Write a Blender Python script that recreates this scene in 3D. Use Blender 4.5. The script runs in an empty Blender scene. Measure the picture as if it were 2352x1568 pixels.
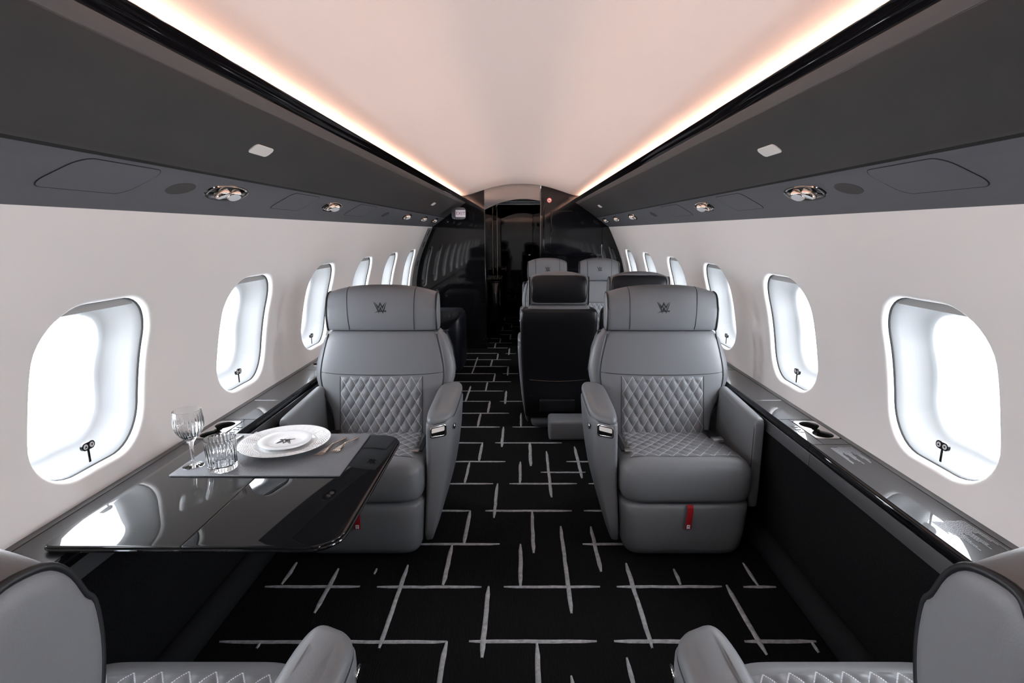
import bpy, bmesh, math, random
from math import sin, cos, pi, radians, sqrt, hypot
from mathutils import Vector, Matrix
random.seed(7)
SC = bpy.context.scene
COL = SC.collection

# ---------------------------------------------------------------- camera, sky, exposure
CAM_F = 1240.0
cam_d = bpy.data.cameras.new('camera')
cam_d.sensor_width = 36.0
cam_d.lens = 36.0 * CAM_F / 2352.0
cam_d.shift_x = -24.0 / 2352.0
cam_d.clip_start = 0.02
cam = bpy.data.objects.new('camera', cam_d)
COL.objects.link(cam)
cam.location = (0.021, 0.0, 1.36)
cam.rotation_euler = (radians(90) - math.atan(252.0 / CAM_F), 0, 0)
SC.camera = cam
SC.view_settings.view_transform = 'Standard'
SC.view_settings.look = 'None'
SC.view_settings.gamma = 1.0
SC.view_settings.exposure = 1.12
SC.view_settings.use_curve_mapping = False
SC.cycles.max_bounces = 8
SC.cycles.diffuse_bounces = 3
SC.cycles.glossy_bounces = 3
SC.cycles.transmission_bounces = 8
SC.cycles.adaptive_threshold = 0.05

SKY = 10.8
COVE = 60.0
COVE_COL = (1.0, 0.58, 0.42)

world = bpy.data.worlds.new('bright_overcast')
SC.world = world
world.use_nodes = True
wn = world.node_tree.nodes
wl = world.node_tree.links
wn.clear()
w_out = wn.new('ShaderNodeOutputWorld')
w_bg = wn.new('ShaderNodeBackground')
w_tc = wn.new('ShaderNodeTexCoord')
w_map = wn.new('ShaderNodeMapping')
w_map.inputs['Scale'].default_value = (2.0, 2.0, 9.0)
w_no = wn.new('ShaderNodeTexNoise')
w_no.inputs['Scale'].default_value = 1.6
w_no.inputs['Detail'].default_value = 4.0
w_rp = wn.new('ShaderNodeValToRGB')
w_rp.color_ramp.elements[0].position = 0.38
w_rp.color_ramp.elements[0].color = (0.84, 0.91, 1.0, 1)
w_rp.color_ramp.elements[1].position = 0.62
w_rp.color_ramp.elements[1].color = (1.0, 0.99, 0.98, 1)
wl.new(w_tc.outputs['Generated'], w_map.inputs['Vector'])
wl.new(w_map.outputs['Vector'], w_no.inputs['Vector'])
wl.new(w_no.outputs['Fac'], w_rp.inputs['Fac'])
wl.new(w_rp.outputs['Color'], w_bg.inputs['Color'])
w_bg.inputs['Strength'].default_value = SKY
wl.new(w_bg.outputs['Background'], w_out.inputs['Surface'])

# ---------------------------------------------------------------- materials
MATS = {}
def mat(name, col, rough=0.5, metal=0.0, coat=0.0, coat_rough=0.03, spec=0.5, trans=0.0, ior=1.45,
        noise=None, bump=None, emit=None, sheen=0.0):
    m = bpy.data.materials.new(name)
    m.use_nodes = True
    nt = m.node_tree
    b = nt.nodes['Principled BSDF']
    b.inputs['Base Color'].default_value = (*col, 1)
    b.inputs['Roughness'].default_value = rough
    b.inputs['Metallic'].default_value = metal
    b.inputs['Coat Weight'].default_value = coat
    b.inputs['Coat Roughness'].default_value = coat_rough
    b.inputs['Specular IOR Level'].default_value = spec
    b.inputs['Transmission Weight'].default_value = trans
    b.inputs['IOR'].default_value = ior
    b.inputs['Sheen Weight'].default_value = sheen
    if emit:
        b.inputs['Emission Color'].default_value = (*emit[0], 1)
        b.inputs['Emission Strength'].default_value = emit[1]
    tc = nt.nodes.new('ShaderNodeTexCoord')
    if noise:                                  # (scale, amount): gentle colour variation
        n = nt.nodes.new('ShaderNodeTexNoise')
        n.inputs['Scale'].default_value = noise[0]
        n.inputs['Detail'].default_value = 5
        nt.links.new(tc.outputs['Object'], n.inputs['Vector'])
        r = nt.nodes.new('ShaderNodeValToRGB')
        k = noise[1]
        r.color_ramp.elements[0].position = 0.3
        r.color_ramp.elements[1].position = 0.7
        r.color_ramp.elements[0].color = (*[c * (1 - k) for c in col], 1)
        r.color_ramp.elements[1].color = (*[min(1, c * (1 + k)) for c in col], 1)
        nt.links.new(n.outputs['Fac'], r.inputs['Fac'])
        nt.links.new(r.outputs['Color'], b.inputs['Base Color'])
    if bump:                                   # (kind, scale, strength, distance)
        kind, scale, stren, dist = bump
        if kind == 'voronoi':
            t = nt.nodes.new('ShaderNodeTexVoronoi')
            t.inputs['Scale'].default_value = scale
            src = t.outputs['Distance']
            nt.links.new(tc.outputs['Object'], t.inputs['Vector'])
        elif kind == 'wave':
            t = nt.nodes.new('ShaderNodeTexWave')
            t.inputs['Scale'].default_value = scale
            src = t.outputs['Fac']
            nt.links.new(tc.outputs['Object'], t.inputs['Vector'])
        else:
            t = nt.nodes.new('ShaderNodeTexNoise')
            t.inputs['Scale'].default_value = scale
            t.inputs['Detail'].default_value = 3
            src = t.outputs['Fac']
            if kind == 'ribs':
                mp = nt.nodes.new('ShaderNodeMapping')
                mp.inputs['Scale'].default_value = (1.0, 0.09, 1.0)
                nt.links.new(tc.outputs['Object'], mp.inputs['Vector'])
                nt.links.new(mp.outputs['Vector'], t.inputs['Vector'])
            else:
                nt.links.new(tc.outputs['Object'], t.inputs['Vector'])
        bp = nt.nodes.new('ShaderNodeBump')
        bp.inputs['Strength'].default_value = stren
        bp.inputs['Distance'].default_value = dist
        nt.links.new(src, bp.inputs['Height'])
        nt.links.new(bp.outputs['Normal'], b.inputs['Normal'])
    MATS[name] = m
    return m

mat('wall_paint', (0.86, 0.825, 0.80), 0.55)
mat('ceiling_paint', (0.78, 0.745, 0.725), 0.45)
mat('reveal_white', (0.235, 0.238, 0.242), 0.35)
mat('bin_grey', (0.048, 0.045, 0.0445), 0.55, bump=('noise', 350, 0.06, 0.002))
mat('service_grey', (0.112, 0.114, 0.126), 0.5, bump=('noise', 350, 0.06, 0.002))
mat('strip_grey', (0.12, 0.108, 0.104), 0.45)
mat('gloss_black', (0.005, 0.005, 0.006), 0.03, spec=0.5)
mat('lacquer', (0.005, 0.005, 0.006), 0.04, spec=0.6)
mat('leather', (0.165, 0.169, 0.180), 0.42, bump=('voronoi', 420, 0.10, 0.0012), noise=None)
mat('leather_black', (0.009, 0.009, 0.011), 0.36, spec=0.35)
mat('leather_navy', (0.008, 0.009, 0.014), 0.40)
mat('piping', (0.010, 0.010, 0.012), 0.45)
mat('emblem_black', (0.008, 0.008, 0.010), 0.5)
mat('chrome', (0.86, 0.84, 0.82), 0.06, metal=1.0)
mat('dark_chrome', (0.22, 0.20, 0.19), 0.12, metal=1.0)
mat('rose_chrome', (0.85, 0.70, 0.60), 0.10, metal=1.0)
mat('satin_metal', (0.60, 0.57, 0.55), 0.32, metal=1.0)
mat('band_metal', (0.115, 0.115, 0.12), 0.30, metal=0.3)
mat('lamp_lens', (0.85, 0.86, 0.88), 0.15)
mat('sign_white', (0.80, 0.77, 0.72), 0.4)
mat('carpet', (0.0030, 0.0030, 0.0034), 0.95, spec=0.15, noise=(260, 0.55), bump=('ribs', 240, 0.9, 0.006))
mat('carpet_side', (0.0065, 0.0065, 0.0074), 0.95, spec=0.2, noise=(420, 0.95), bump=('noise', 420, 0.9, 0.006))
mat('roll_fabric', (0.006, 0.0065, 0.008), 0.85, spec=0.3, bump=('noise', 500, 0.5, 0.003))
mat('stripe_pile', (0.30, 0.30, 0.31), 0.85, sheen=0.2, noise=(60, 0.30), bump=('noise', 300, 0.8, 0.004))
mat('dark_gap', (0.008, 0.008, 0.008), 0.7)
mat('grille', (0.055, 0.053, 0.052), 0.65, bump=('voronoi', 700, 0.5, 0.002))
mat('porcelain', (0.92, 0.925, 0.93), 0.10, coat=0.6, coat_rough=0.03)
mat('placemat', (0.155, 0.16, 0.175), 0.36, bump=('noise', 480, 0.55, 0.003))
mat('red_fabric', (0.34, 0.004, 0.010), 0.7, bump=('noise', 900, 0.4, 0.001))
mat('print_white', (0.80, 0.80, 0.80), 0.6)
mat('print_grey', (0.33, 0.34, 0.36), 0.6)
mat('exit_white', (0.80, 0.76, 0.84), 0.5, emit=((0.9, 0.85, 0.95), 0.04))
mat('exit_purple', (0.10, 0.05, 0.16), 0.5)
mat('sign_red', (0.55, 0.03, 0.04), 0.5)
mat('screen', (0.004, 0.004, 0.006), 0.06)
mat('header_grey', (0.15, 0.16, 0.172), 0.75, spec=0.2)
mat('crystal', (1, 1, 1), 0.0, trans=1.0, ior=1.52)
mat('gold_reflection', (0.55, 0.46, 0.34), 0.25, metal=1.0)  # chrome tinted gold, a warm reflection put into the colour
mat('cove_led', (0, 0, 0), 0.6, emit=(COVE_COL, COVE))

# ledge / table lacquer: black, with a fine woven grain under the clear coat
def weave_mat(name, dark, lite, scale, ax):
    m = mat(name, dark, 0.38, spec=0.1, coat=0.8, coat_rough=0.025)
    nt = m.node_tree
    b = nt.nodes['Principled BSDF']
    tc = nt.nodes.new('ShaderNodeTexCoord')
    w = nt.nodes.new('ShaderNodeTexWave')
    w.bands_direction = ax
    w.inputs['Scale'].default_value = scale
    w.inputs['Distortion'].default_value = 1.2
    w.inputs['Detail'].default_value = 1.0
    mx = nt.nodes.new('ShaderNodeValToRGB')
    mx.color_ramp.elements[0].color = (*dark, 1)
    mx.color_ramp.elements[1].color = (*lite, 1)
    nt.links.new(tc.outputs['Object'], w.inputs['Vector'])
    nt.links.new(w.outputs['Fac'], mx.inputs['Fac'])
    nt.links.new(mx.outputs['Color'], b.inputs['Base Color'])
    return m
weave_mat('ledge_weave', (0.012, 0.012, 0.013), (0.035, 0.035, 0.037), 60, 'Y')
weave_mat('table_weave', (0.006, 0.006, 0.006), (0.018, 0.017, 0.016), 70, 'Y')

# quilted leather: stitches follow the creases through the panel's own UV map
def quilt_mat():
    m = mat('quilted_leather', (0.165, 0.169, 0.180), 0.42, bump=('voronoi', 420, 0.10, 0.0012))
    nt = m.node_tree
    b = nt.nodes['Principled BSDF']
    uv = nt.nodes.new('ShaderNodeUVMap')
    sp = nt.nodes.new('ShaderNodeSeparateXYZ')
    nt.links.new(uv.outputs['UV'], sp.inputs[0])
    def M(op, a, bb=None):
        n = nt.nodes.new('ShaderNodeMath')
        n.operation = op
        for i, v in enumerate((a, bb)):
            if v is None: continue
            if isinstance(v, (int, float)): n.inputs[i].default_value = v
            else: nt.links.new(v, n.inputs[i])
        return n.outputs[0]
    def near(s):                                # 1 on a crease (integer value)
        f = M('FRACT', s)
        d = M('ABSOLUTE', M('SUBTRACT', f, 0.5))
        return M('GREATER_THAN', d, 0.470)
    def dash(s):
        return M('LESS_THAN', M('FRACT', M('MULTIPLY', s, 11.0)), 0.68)
    u, v = sp.outputs[0], sp.outputs[1]
    st = M('MAXIMUM', M('MULTIPLY', near(u), dash(v)), M('MULTIPLY', near(v), dash(u)))
    mx = nt.nodes.new('ShaderNodeMix')
    mx.data_type = 'RGBA'
    mx.inputs['A'].default_value = (0.165, 0.169, 0.180, 1)
    mx.inputs['B'].default_value = (0.62, 0.63, 0.66, 1)
    nt.links.new(st, mx.inputs['Factor'])
    nt.links.new(mx.outputs['Result'], b.inputs['Base Color'])
    return m
quilt_mat()

# clear cabin glazing: nearly all light passes, a faint sheen remains
def glass_mat():
    m = bpy.data.materials.new('window_glass')
    m.use_nodes = True
    nt = m.node_tree
    nt.nodes.clear()
    o = nt.nodes.new('ShaderNodeOutputMaterial')
    t = nt.nodes.new('ShaderNodeBsdfTransparent')
    t.inputs['Color'].default_value = (0.97, 0.985, 1.0, 1)
    g = nt.nodes.new('ShaderNodeBsdfGlossy')
    g.inputs['Roughness'].default_value = 0.02
    mx = nt.nodes.new('ShaderNodeMixShader')
    mx.inputs['Fac'].default_value = 0.05
    nt.links.new(t.outputs[0], mx.inputs[1])
    nt.links.new(g.outputs[0], mx.inputs[2])
    nt.links.new(mx.outputs[0], o.inputs['Surface'])
    MATS['window_glass'] = m
glass_mat()
def shade_mat():
    m = bpy.data.materials.new('shade_film')
    m.use_nodes = True
    nt = m.node_tree
    nt.nodes.clear()
    o = nt.nodes.new('ShaderNodeOutputMaterial')
    a = nt.nodes.new('ShaderNodeBsdfDiffuse')
    a.inputs['Color'].default_value = (0.55, 0.54, 0.53, 1)
    t = nt.nodes.new('ShaderNodeBsdfTranslucent')
    t.inputs['Color'].default_value = (0.25, 0.25, 0.25, 1)
    mx = nt.nodes.new('ShaderNodeMixShader')
    mx.inputs['Fac'].default_value = 0.25
    nt.links.new(a.outputs[0], mx.inputs[1])
    nt.links.new(t.outputs[0], mx.inputs[2])
    nt.links.new(mx.outputs[0], o.inputs['Surface'])
    MATS['shade_film'] = m
shade_mat()

# ---------------------------------------------------------------- object helpers
def tag(o, label=None, cat=None, group=None, kind=None):
    if label: o['label'] = label
    if cat: o['category'] = cat
    if group: o['group'] = group
    if kind: o['kind'] = kind
    return o

def empty(name, loc=(0, 0, 0), rz=0.0, parent=None):
    o = bpy.data.objects.new(name, None)
    o.empty_display_size = 0.1
    COL.objects.link(o)
    o.location = loc
    o.rotation_euler = (0, 0, rz)
    if parent: o.parent = parent
    return o

def mesh(name, verts, faces, m, parent=None, at=None, smooth=40, uv=None):
    me = bpy.data.meshes.new(name)
    if at is not None:
        verts = [(v[0] - at[0], v[1] - at[1], v[2] - at[2]) for v in verts]
    me.from_pydata([tuple(v) for v in verts], [], [tuple(f) for f in faces])
    me.materials.append(MATS[m])
    if uv:
        l = me.uv_layers.new(name='UVMap')
        for lp in me.loops:
            l.data[lp.index].uv = uv[lp.vertex_index]
    bm = bmesh.new()
    bm.from_mesh(me)
    bmesh.ops.recalc_face_normals(bm, faces=bm.faces)
    bm.to_mesh(me)
    bm.free()
    if smooth:
        me.shade_smooth()
        me.set_sharp_from_angle(angle=radians(smooth))
    o = bpy.data.objects.new(name, me)
    COL.objects.link(o)
    if at is not None: o.location = at
    if parent: o.parent = parent
    return o

class MB:
    """collects pieces of ONE part"""
    def __init__(s): s.v, s.f = [], []
    def add(s, v, f):
        n = len(s.v)
        s.v += [tuple(p) for p in v]
        s.f += [tuple(i + n for i in q) for q in f]
        return s
    def build(s, name, m, parent=None, at=None, smooth=40): return mesh(name, s.v, s.f, m, parent, at, smooth)

def loft(loops, cap=True, closed=True):
    n = len(loops[0])
    v = [p for l in loops for p in l]
    f = []
    for i in range(len(loops) - 1):
        for j in range(n if closed else n - 1):
            k = (j + 1) % n
            f.append((i * n + j, i * n + k, (i + 1) * n + k, (i + 1) * n + j))
    if cap and closed:
        f.append(tuple(range(n - 1, -1, -1)))
        f.append(tuple((len(loops) - 1) * n + j for j in range(n)))
    return v, f

def rr(cx, cy, hx, hy, r, k=5):
    """rounded rectangle, list of (x, y)"""
    r = min(r, hx * 0.999, hy * 0.999)
    out = []
    for qx, qy, a0 in ((1, 1, 0), (-1, 1, 90), (-1, -1, 180), (1, -1, 270)):
        for i in range(k + 1):
            a = radians(a0 + 90.0 * i / k)
            out.append((cx + qx * (hx - r) + r * cos(a), cy + qy * (hy - r) + r * sin(a)))
    return out

def se(cx, cy, a, b, n=5.0, N=40):
    """superellipse, list of (x, y)"""
    o = []
    for i in range(N):
        t = 2 * pi * (i + 0.5) / N
        c, s_ = cos(t), sin(t)
        o.append((cx + a * math.copysign(abs(c) ** (2 / n), c), cy + b * math.copysign(abs(s_) ** (2 / n), s_)))
    return o

def bevbox(x0, x1, y0, y1, z0, z1, b=0.006, seg=2):
    bm = bmesh.new()
    bmesh.ops.create_cube(bm, size=1.0)
    for v in bm.verts:
        v.co = Vector(((x0 + x1) / 2 + v.co.x * (x1 - x0), (y0 + y1) / 2 + v.co.y * (y1 - y0), (z0 + z1) / 2 + v.co.z * (z1 - z0)))
    if b > 0:
        bmesh.ops.bevel(bm, geom=bm.edges[:], offset=b, segments=seg, affect='EDGES', profile=0.5)
    bm.verts.index_update()
    v = [tuple(q.co) for q in bm.verts]
    f = [tuple(q.index for q in fc.verts) for fc in bm.faces]
    bm.free()
    return v, f

def slab(pts, z0, z1, b=0.004, seg=3):
    """vertical prism from an (x, y) outline with rounded rims"""
    cx = sum(p[0] for p in pts) / len(pts)
    cy = sum(p[1] for p in pts) / len(pts)
    def ins(d):
        o = []
        for x, y in pts:
            l = hypot(x - cx, y - cy) or 1
            o.append((x - (x - cx) / l * d, y - (y - cy) / l * d))
        return o
    loops = [[(x, y, z0 + b * (1 - cos(pi / 2 * i / seg))) for x, y in ins(b * (1 - sin(pi / 2 * i / seg)))] for i in range(seg + 1)]
    loops += [[(x, y, z1 - b * (1 - cos(pi / 2 * i / seg))) for x, y in ins(b * (1 - sin(pi / 2 * i / seg)))] for i in range(seg, -1, -1)]
    return loft(loops)

def tube(path, r, n=8, closed=False, taper=False):
    """round tube along 3-D points"""
    P = [Vector(p) for p in path]
    N = len(P)
    loops = []
    up = Vector((0, 0, 1))
    prev = None
    for i in range(N):
        a = P[(i - 1) % N] if (closed or i > 0) else P[i]
        b = P[(i + 1) % N] if (closed or i < N - 1) else P[i]
        t = (b - a).normalized()
        if prev is None:
            ref = up if abs(t.dot(up)) < 0.9 else Vector((1, 0, 0))
            u = t.cross(ref).normalized()
        else:
            u = (prev - t * prev.dot(t)).normalized()
        prev = u
        w = t.cross(u)
        rr_ = r
        if taper and i in (0, N - 1): rr_ = r * 0.35
        loops.append([tuple(P[i] + u * (rr_ * cos(2 * pi * k / n)) + w * (rr_ * sin(2 * pi * k / n))) for k in range(n)])
    if closed:
        loops.append(loops[0])
        return loft(loops, cap=False)
    return loft(loops)

def lathe(prof, n=48, cx=0, cy=0, cz=0, mod=None):
    loops = []
    for i, (r, z) in enumerate(prof):
        l = []
        for k in range(n):
            t = 2 * pi * k / n
            q = r if mod is None else mod(i, r, z, t)
            zz = z
            if isinstance(q, tuple): q, zz = q
            l.append((cx + q * cos(t), cy + q * sin(t), cz + zz))
        loops.append(l)
    return loft(loops, cap=True)

def lerp(tab, z):
    """smooth table lookup [(z, value), ...]"""
    if z <= tab[0][0]: return tab[0][1]
    for i in range(len(tab) - 1):
        if z <= tab[i + 1][0]:
            t = (z - tab[i][0]) / (tab[i + 1][0] - tab[i][0])
            p0 = tab[max(i - 1, 0)]; p1 = tab[i]; p2 = tab[i + 1]; p3 = tab[min(i + 2, len(tab) - 1)]
            h = p2[0] - p1[0]
            m1 = (p2[1] - p0[1]) / (p2[0] - p0[0]) * h
            m2 = (p3[1] - p1[1]) / (p3[0] - p1[0]) * h
            t2, t3 = t * t, t * t * t
            return (2*t3 - 3*t2 + 1) * p1[1] + (t3 - 2*t2 + t) * m1 + (-2*t3 + 3*t2) * p2[1] + (t3 - t2) * m2
    return tab[-1][1]

def extrude_y(prof, y0, y1, side=1, ny=1, closed=False):
    """sweep an (X, z) profile along the cabin"""
    loops = []
    for i in range(ny + 1):
        y = y0 + (y1 - y0) * i / ny
        loops.append([(side * x, y, z) for x, z in prof])
    return loft(loops, cap=closed, closed=closed)

# ---------------------------------------------------------------- cabin section (X to the side, z up)
YB, YL, YR, YH = -2.4, 6.28, 6.28, 8.70
SIDE = {-1: 'left', 1: 'right'}
WALL = [(0.60, 1.205), (0.74, 1.215), (0.85, 1.205), (1.05, 1.160), (1.25, 1.080), (1.41, 1.005), (1.43, 0.995)]
def wx(z): return lerp(WALL, z)
def ceil_z(x):
    x = abs(x)
    return lerp([(0.0, 1.888), (0.15, 1.880), (0.30, 1.854), (0.45, 1.810), (0.56, 1.774), (0.64, 1.757), (0.72, 1.761), (0.80, 1.762), (0.90, 1.762)], x)
SECTION = [(0, 0), (1.05, 0), (1.07, 0.12), (1.05, 0.53), (1.04, 0.61), (1.20, 0.625)] + [(wx(z), z) for z in (0.74, 0.85, 0.95, 1.05, 1.15, 1.25, 1.35, 1.405)] + \
          [(1.01, 1.44), (0.93, 1.60), (0.905, 1.761)]
WC = [1.475 + 0.847 * k for k in range(-4, 6)]
W_ZC, W_HY, W_HZ, W_R = 0.932, 0.216, 0.253, 0.145

# ---- floor with its woven stripes
flo = mesh('floor', [(-1.22, YB, 0), (1.22, YB, 0), (1.22, YH, 0), (-1.22, YH, 0), (-1.22, YB, -0.04), (1.22, YB, -0.04), (1.22, YH, -0.04), (-1.22, YH, -0.04)],
           [(0, 1, 2, 3), (7, 6, 5, 4), (0, 4, 5, 1), (1, 5, 6, 2), (2, 6, 7, 3), (3, 7, 4, 0)], 'carpet', smooth=0)
tag(flo, 'black ribbed carpet with a broken silver line pattern along the aisle', 'floor', kind='structure')
STRIPES = [(-1.004,1.588,-0.234,1.588),(-0.16,1.59,0.273,1.59),(0.331,1.59,0.626,1.59),(0.772,1.59,1.015,1.59),(-0.985,1.878,-0.614,1.878),(-0.547,1.876,-0.139,1.876),(-0.052,1.877,0.324,1.877),(0.389,1.878,0.801,1.878),(0.883,1.876,1.011,1.876),(-0.463,2.171,-0.08,2.171),(0.288,2.171,0.505,2.171),(-0.444,2.463,-0.239,2.463),(-0.163,2.463,0.266,2.463),(0.326,2.463,0.497,2.463),(-0.458,2.757,-0.14,2.757),(-0.051,2.757,0.321,2.757),(0.385,2.757,0.548,2.757),(-0.478,3.049,-0.082,3.049),(0.126,2.901,0.385,2.901),(0.286,3.049,0.547,3.049),(-0.523,3.344,-0.237,3.344),(-0.159,3.344,0.279,3.344),(-0.567,3.638,-0.14,3.638),(-0.05,3.638,0.268,3.638),(-0.645,3.935,-0.082,3.935),(-0.691,4.229,-0.242,4.229),(-0.164,4.229,0.021,4.229),(-0.737,4.522,-0.142,4.522),(-0.784,4.82,-0.084,4.82),(-0.83,5.11,-0.243,5.11),(-0.171,5.11,-0.022,5.11),(-0.92,5.396,-0.136,5.396),(-0.97,5.697,-0.102,5.697),(-1.022,6.006,-0.257,6.006),(-0.172,5.995,-0.053,5.995),(-0.759,6.301,-0.156,6.301),(-0.739,6.594,-0.104,6.594),(-0.657,6.877,-0.256,6.877),(-0.143,6.862,-0.035,6.862),(-0.567,7.165,-0.126,7.165),(-0.499,7.46,-0.107,7.46),(-0.488,7.779,-0.259,7.779),(-0.183,7.779,0.021,7.779),(-0.572,8.058,-0.144,8.058),(-0.34,8.349,0.021,8.349),(-0.338,8.638,0.021,8.638),(-0.236,1.588,-0.236,1.368),(-0.456,2.016,-0.456,1.557),(-0.736,1.992,-0.736,1.726),(-0.926,2.034,-0.926,1.889),(-0.579,1.992,-0.579,1.952),(-0.291,2.163,-0.291,1.884),(-0.24,2.463,-0.24,2.169),(-0.297,3.043,-0.297,2.757),(-0.242,3.344,-0.242,3.049),(-0.864,1.582,-0.864,1.557),(-0.112,1.878,-0.112,1.516),(-0.117,2.757,-0.117,2.392),(0.008,3.043,0.008,2.757),(0.07,3.344,0.07,2.982),(0.173,3.201,0.173,2.598),(0.357,3.278,0.357,2.821),(0.069,2.459,0.069,2.1),(0.013,2.169,0.013,1.878),(0.2,2.317,0.2,1.724),(0.342,2.314,0.342,1.969),(0.454,2.028,0.454,1.557),(0.07,1.586,0.07,1.368),(0.361,1.517,0.361,1.368),(0.174,1.444,0.174,1.353),(0.644,1.989,0.644,1.886),(0.822,1.886,0.822,1.528),(0.945,2.031,0.945,1.881),(0.999,1.586,0.999,1.538),(-0.113,3.638,-0.113,3.271),(0.011,3.935,0.011,3.643),(-0.464,4.049,-0.464,3.706),(-0.298,3.935,-0.298,3.643),(-0.244,4.226,-0.244,3.935),(-0.445,4.67,-0.445,4.215),(-0.12,4.522,-0.12,4.158),(-0.301,4.814,-0.301,4.522),(-0.246,5.11,-0.246,4.814),(-0.473,5.81,-0.473,5.094),(-0.124,5.394,-0.124,5.035),(-0.307,5.697,-0.307,5.394),(-0.255,5.984,-0.255,5.697),(-0.133,6.276,-0.133,5.918),(-0.313,6.583,-0.313,6.283),(-0.262,6.862,-0.262,6.583),(-0.137,7.165,-0.137,6.804),(-0.317,7.46,-0.317,7.165),(-0.262,7.76,-0.262,7.46),(-0.138,8.023,-0.138,7.67),(-0.315,8.332,-0.315,8.046),(-0.264,8.597,-0.264,8.332),(-0.693,5.81,-0.693,5.298)]
for x0, y0, x1, y1 in STRIPES:
    horiz = abs(y1 - y0) < 1e-6
    if horiz and (x0 < -1.03 or x1 > 1.03): x0, x1 = max(x0, -1.02), min(x1, 1.02)
    if y0 > 6.05 and x0 < -0.395: x0 = -0.395
    L = hypot(x1 - x0, y1 - y0)
    if L < 0.015: continue
    ux, uy = (x1 - x0) / L, (y1 - y0) / L
    n = max(4, int(L / 0.045))
    v, f = [], []
    w0 = random.uniform(0.0075, 0.0095)
    zt = 0.0030 if horiz else 0.0038
    for i in range(n + 1):
        t = i / n
        d = min(t, 1 - t) * L
        hw = w0 * (0.45 + 0.55 * min(1, d / 0.05)) * random.uniform(0.93, 1.08)
        off = random.uniform(-0.0012, 0.0012)
        px, py = x0 + ux * L * t - uy * off, y0 + uy * L * t + ux * off
        v += [(px - uy * hw, py + ux * hw, 0.0005), (px - uy * hw * .6, py + ux * hw * .6, zt), (px + uy * hw * .6, py - ux * hw * .6, zt), (px + uy * hw, py - ux * hw, 0.0005)]
    for i in range(n):
        for j in range(3):
            a = i * 4 + j
            f.append((a, a + 1, a + 5, a + 4))
    mesh('stripe', v, f, 'stripe_pile', parent=flo, at=(x0, y0, 0), smooth=60)

# ---- ceiling
xs = [-0.89 + 1.78 * i / 54 for i in range(55)]
prof = [(x, ceil_z(x)) for x in xs]
cv, cf = extrude_y(prof, YB, 6.32, 1, 12)
tag(mesh('ceiling', cv, cf, 'ceiling_paint'), 'pale arched ceiling washed by warm cove light', 'ceiling', kind='structure')

# ---- side walls with window openings
def polar_rr(hy, hz, r, n=720):
    pts = rr(0, 0, hy, hz, r, 40)
    tab = sorted((math.atan2(q, p) % (2 * pi), hypot(p, q)) for p, q in pts)
    tab = [(tab[-1][0] - 2 * pi, tab[-1][1])] + tab + [(tab[0][0] + 2 * pi, tab[0][1])]
    def fn(a):
        a %= 2 * pi
        for i in range(len(tab) - 1):
            if tab[i][0] <= a <= tab[i + 1][0]:
                if tab[i + 1][0] - tab[i][0] < 1e-9: return tab[i][1]
                p = (tab[i][1] * cos(tab[i][0]), tab[i][1] * sin(tab[i][0]))
                q = (tab[i + 1][1] * cos(tab[i + 1][0]), tab[i + 1][1] * sin(tab[i + 1][0]))
                # ray / chord
                dx, dy = q[0] - p[0], q[1] - p[1]
                den = cos(a) * dy - sin(a) * dx
                return (p[0] * dy - p[1] * dx) / den if abs(den) > 1e-12 else tab[i][1]
        return tab[-1][1]
    return fn
WPOL = polar_rr(W_HY, W_HZ, W_R)
ZLO, ZHI = 0.60, 1.425
BAYH = 0.847 / 2
def rect_r(a):
    c, s_ = cos(a), sin(a)
    r = 1e9
    if abs(c) > 1e-9: r = min(r, BAYH / abs(c))
    if s_ > 1e-9: r = min(r, (ZHI - W_ZC) / s_)
    if s_ < -1e-9: r = min(r, (ZLO - W_ZC) / s_)
    return r
ANG = sorted([2 * pi * i / 76 for i in range(76)] + [math.atan2(z - W_ZC, y) % (2 * pi) for y in (BAYH, -BAYH) for z in (ZLO, ZHI)])
NA = len(ANG)
W_IN = [WPOL(a) for a in ANG]
W_OUT = [rect_r(a) for a in ANG]
def wring(side, yc, rfun, depth):
    o = []
    for i, a in enumerate(ANG):
        r = rfun(i)
        z = W_ZC + r * sin(a)
        o.append((side * (wx(max(ZLO, min(ZHI, z))) + depth), yc + r * cos(a), z))
    return o
def build_wall(side):
    m = MB()
    for yc in WC:
        loops = []
        for t in (1.0, 0.7, 0.42, 0.22, 0.10, 0.04, 0.0):
            loops.append(wring(side, yc, lambda i: W_IN[i] + (W_OUT[i] - W_IN[i]) * t, 0.0))
        for sh, dp in ((0.004, 0.0015), (0.008, 0.005), (0.011, 0.011), (0.012, 0.020)):
            loops.append(wring(side, yc, lambda i: W_IN[i] - sh, dp))
        m.add(*loft(loops, cap=False))
    zs = [ZLO + (ZHI - ZLO) * i / 20 for i in range(21)]
    pr = [(wx(z), z) for z in zs]
    yA, yZ = WC[0] - BAYH, WC[-1] + BAYH
    m.add(*extrude_y(pr, YB, yA, side))
    m.add(*extrude_y(pr, yZ, YR + 0.04, side))
    o = m.build('wall_' + SIDE[side], 'wall_paint', smooth=35)
    tag(o, 'off-white curved cabin side wall on the %s with rounded window openings' % SIDE[side], 'wall', kind='structure')
build_wall(-1)
build_wall(1)

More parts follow.
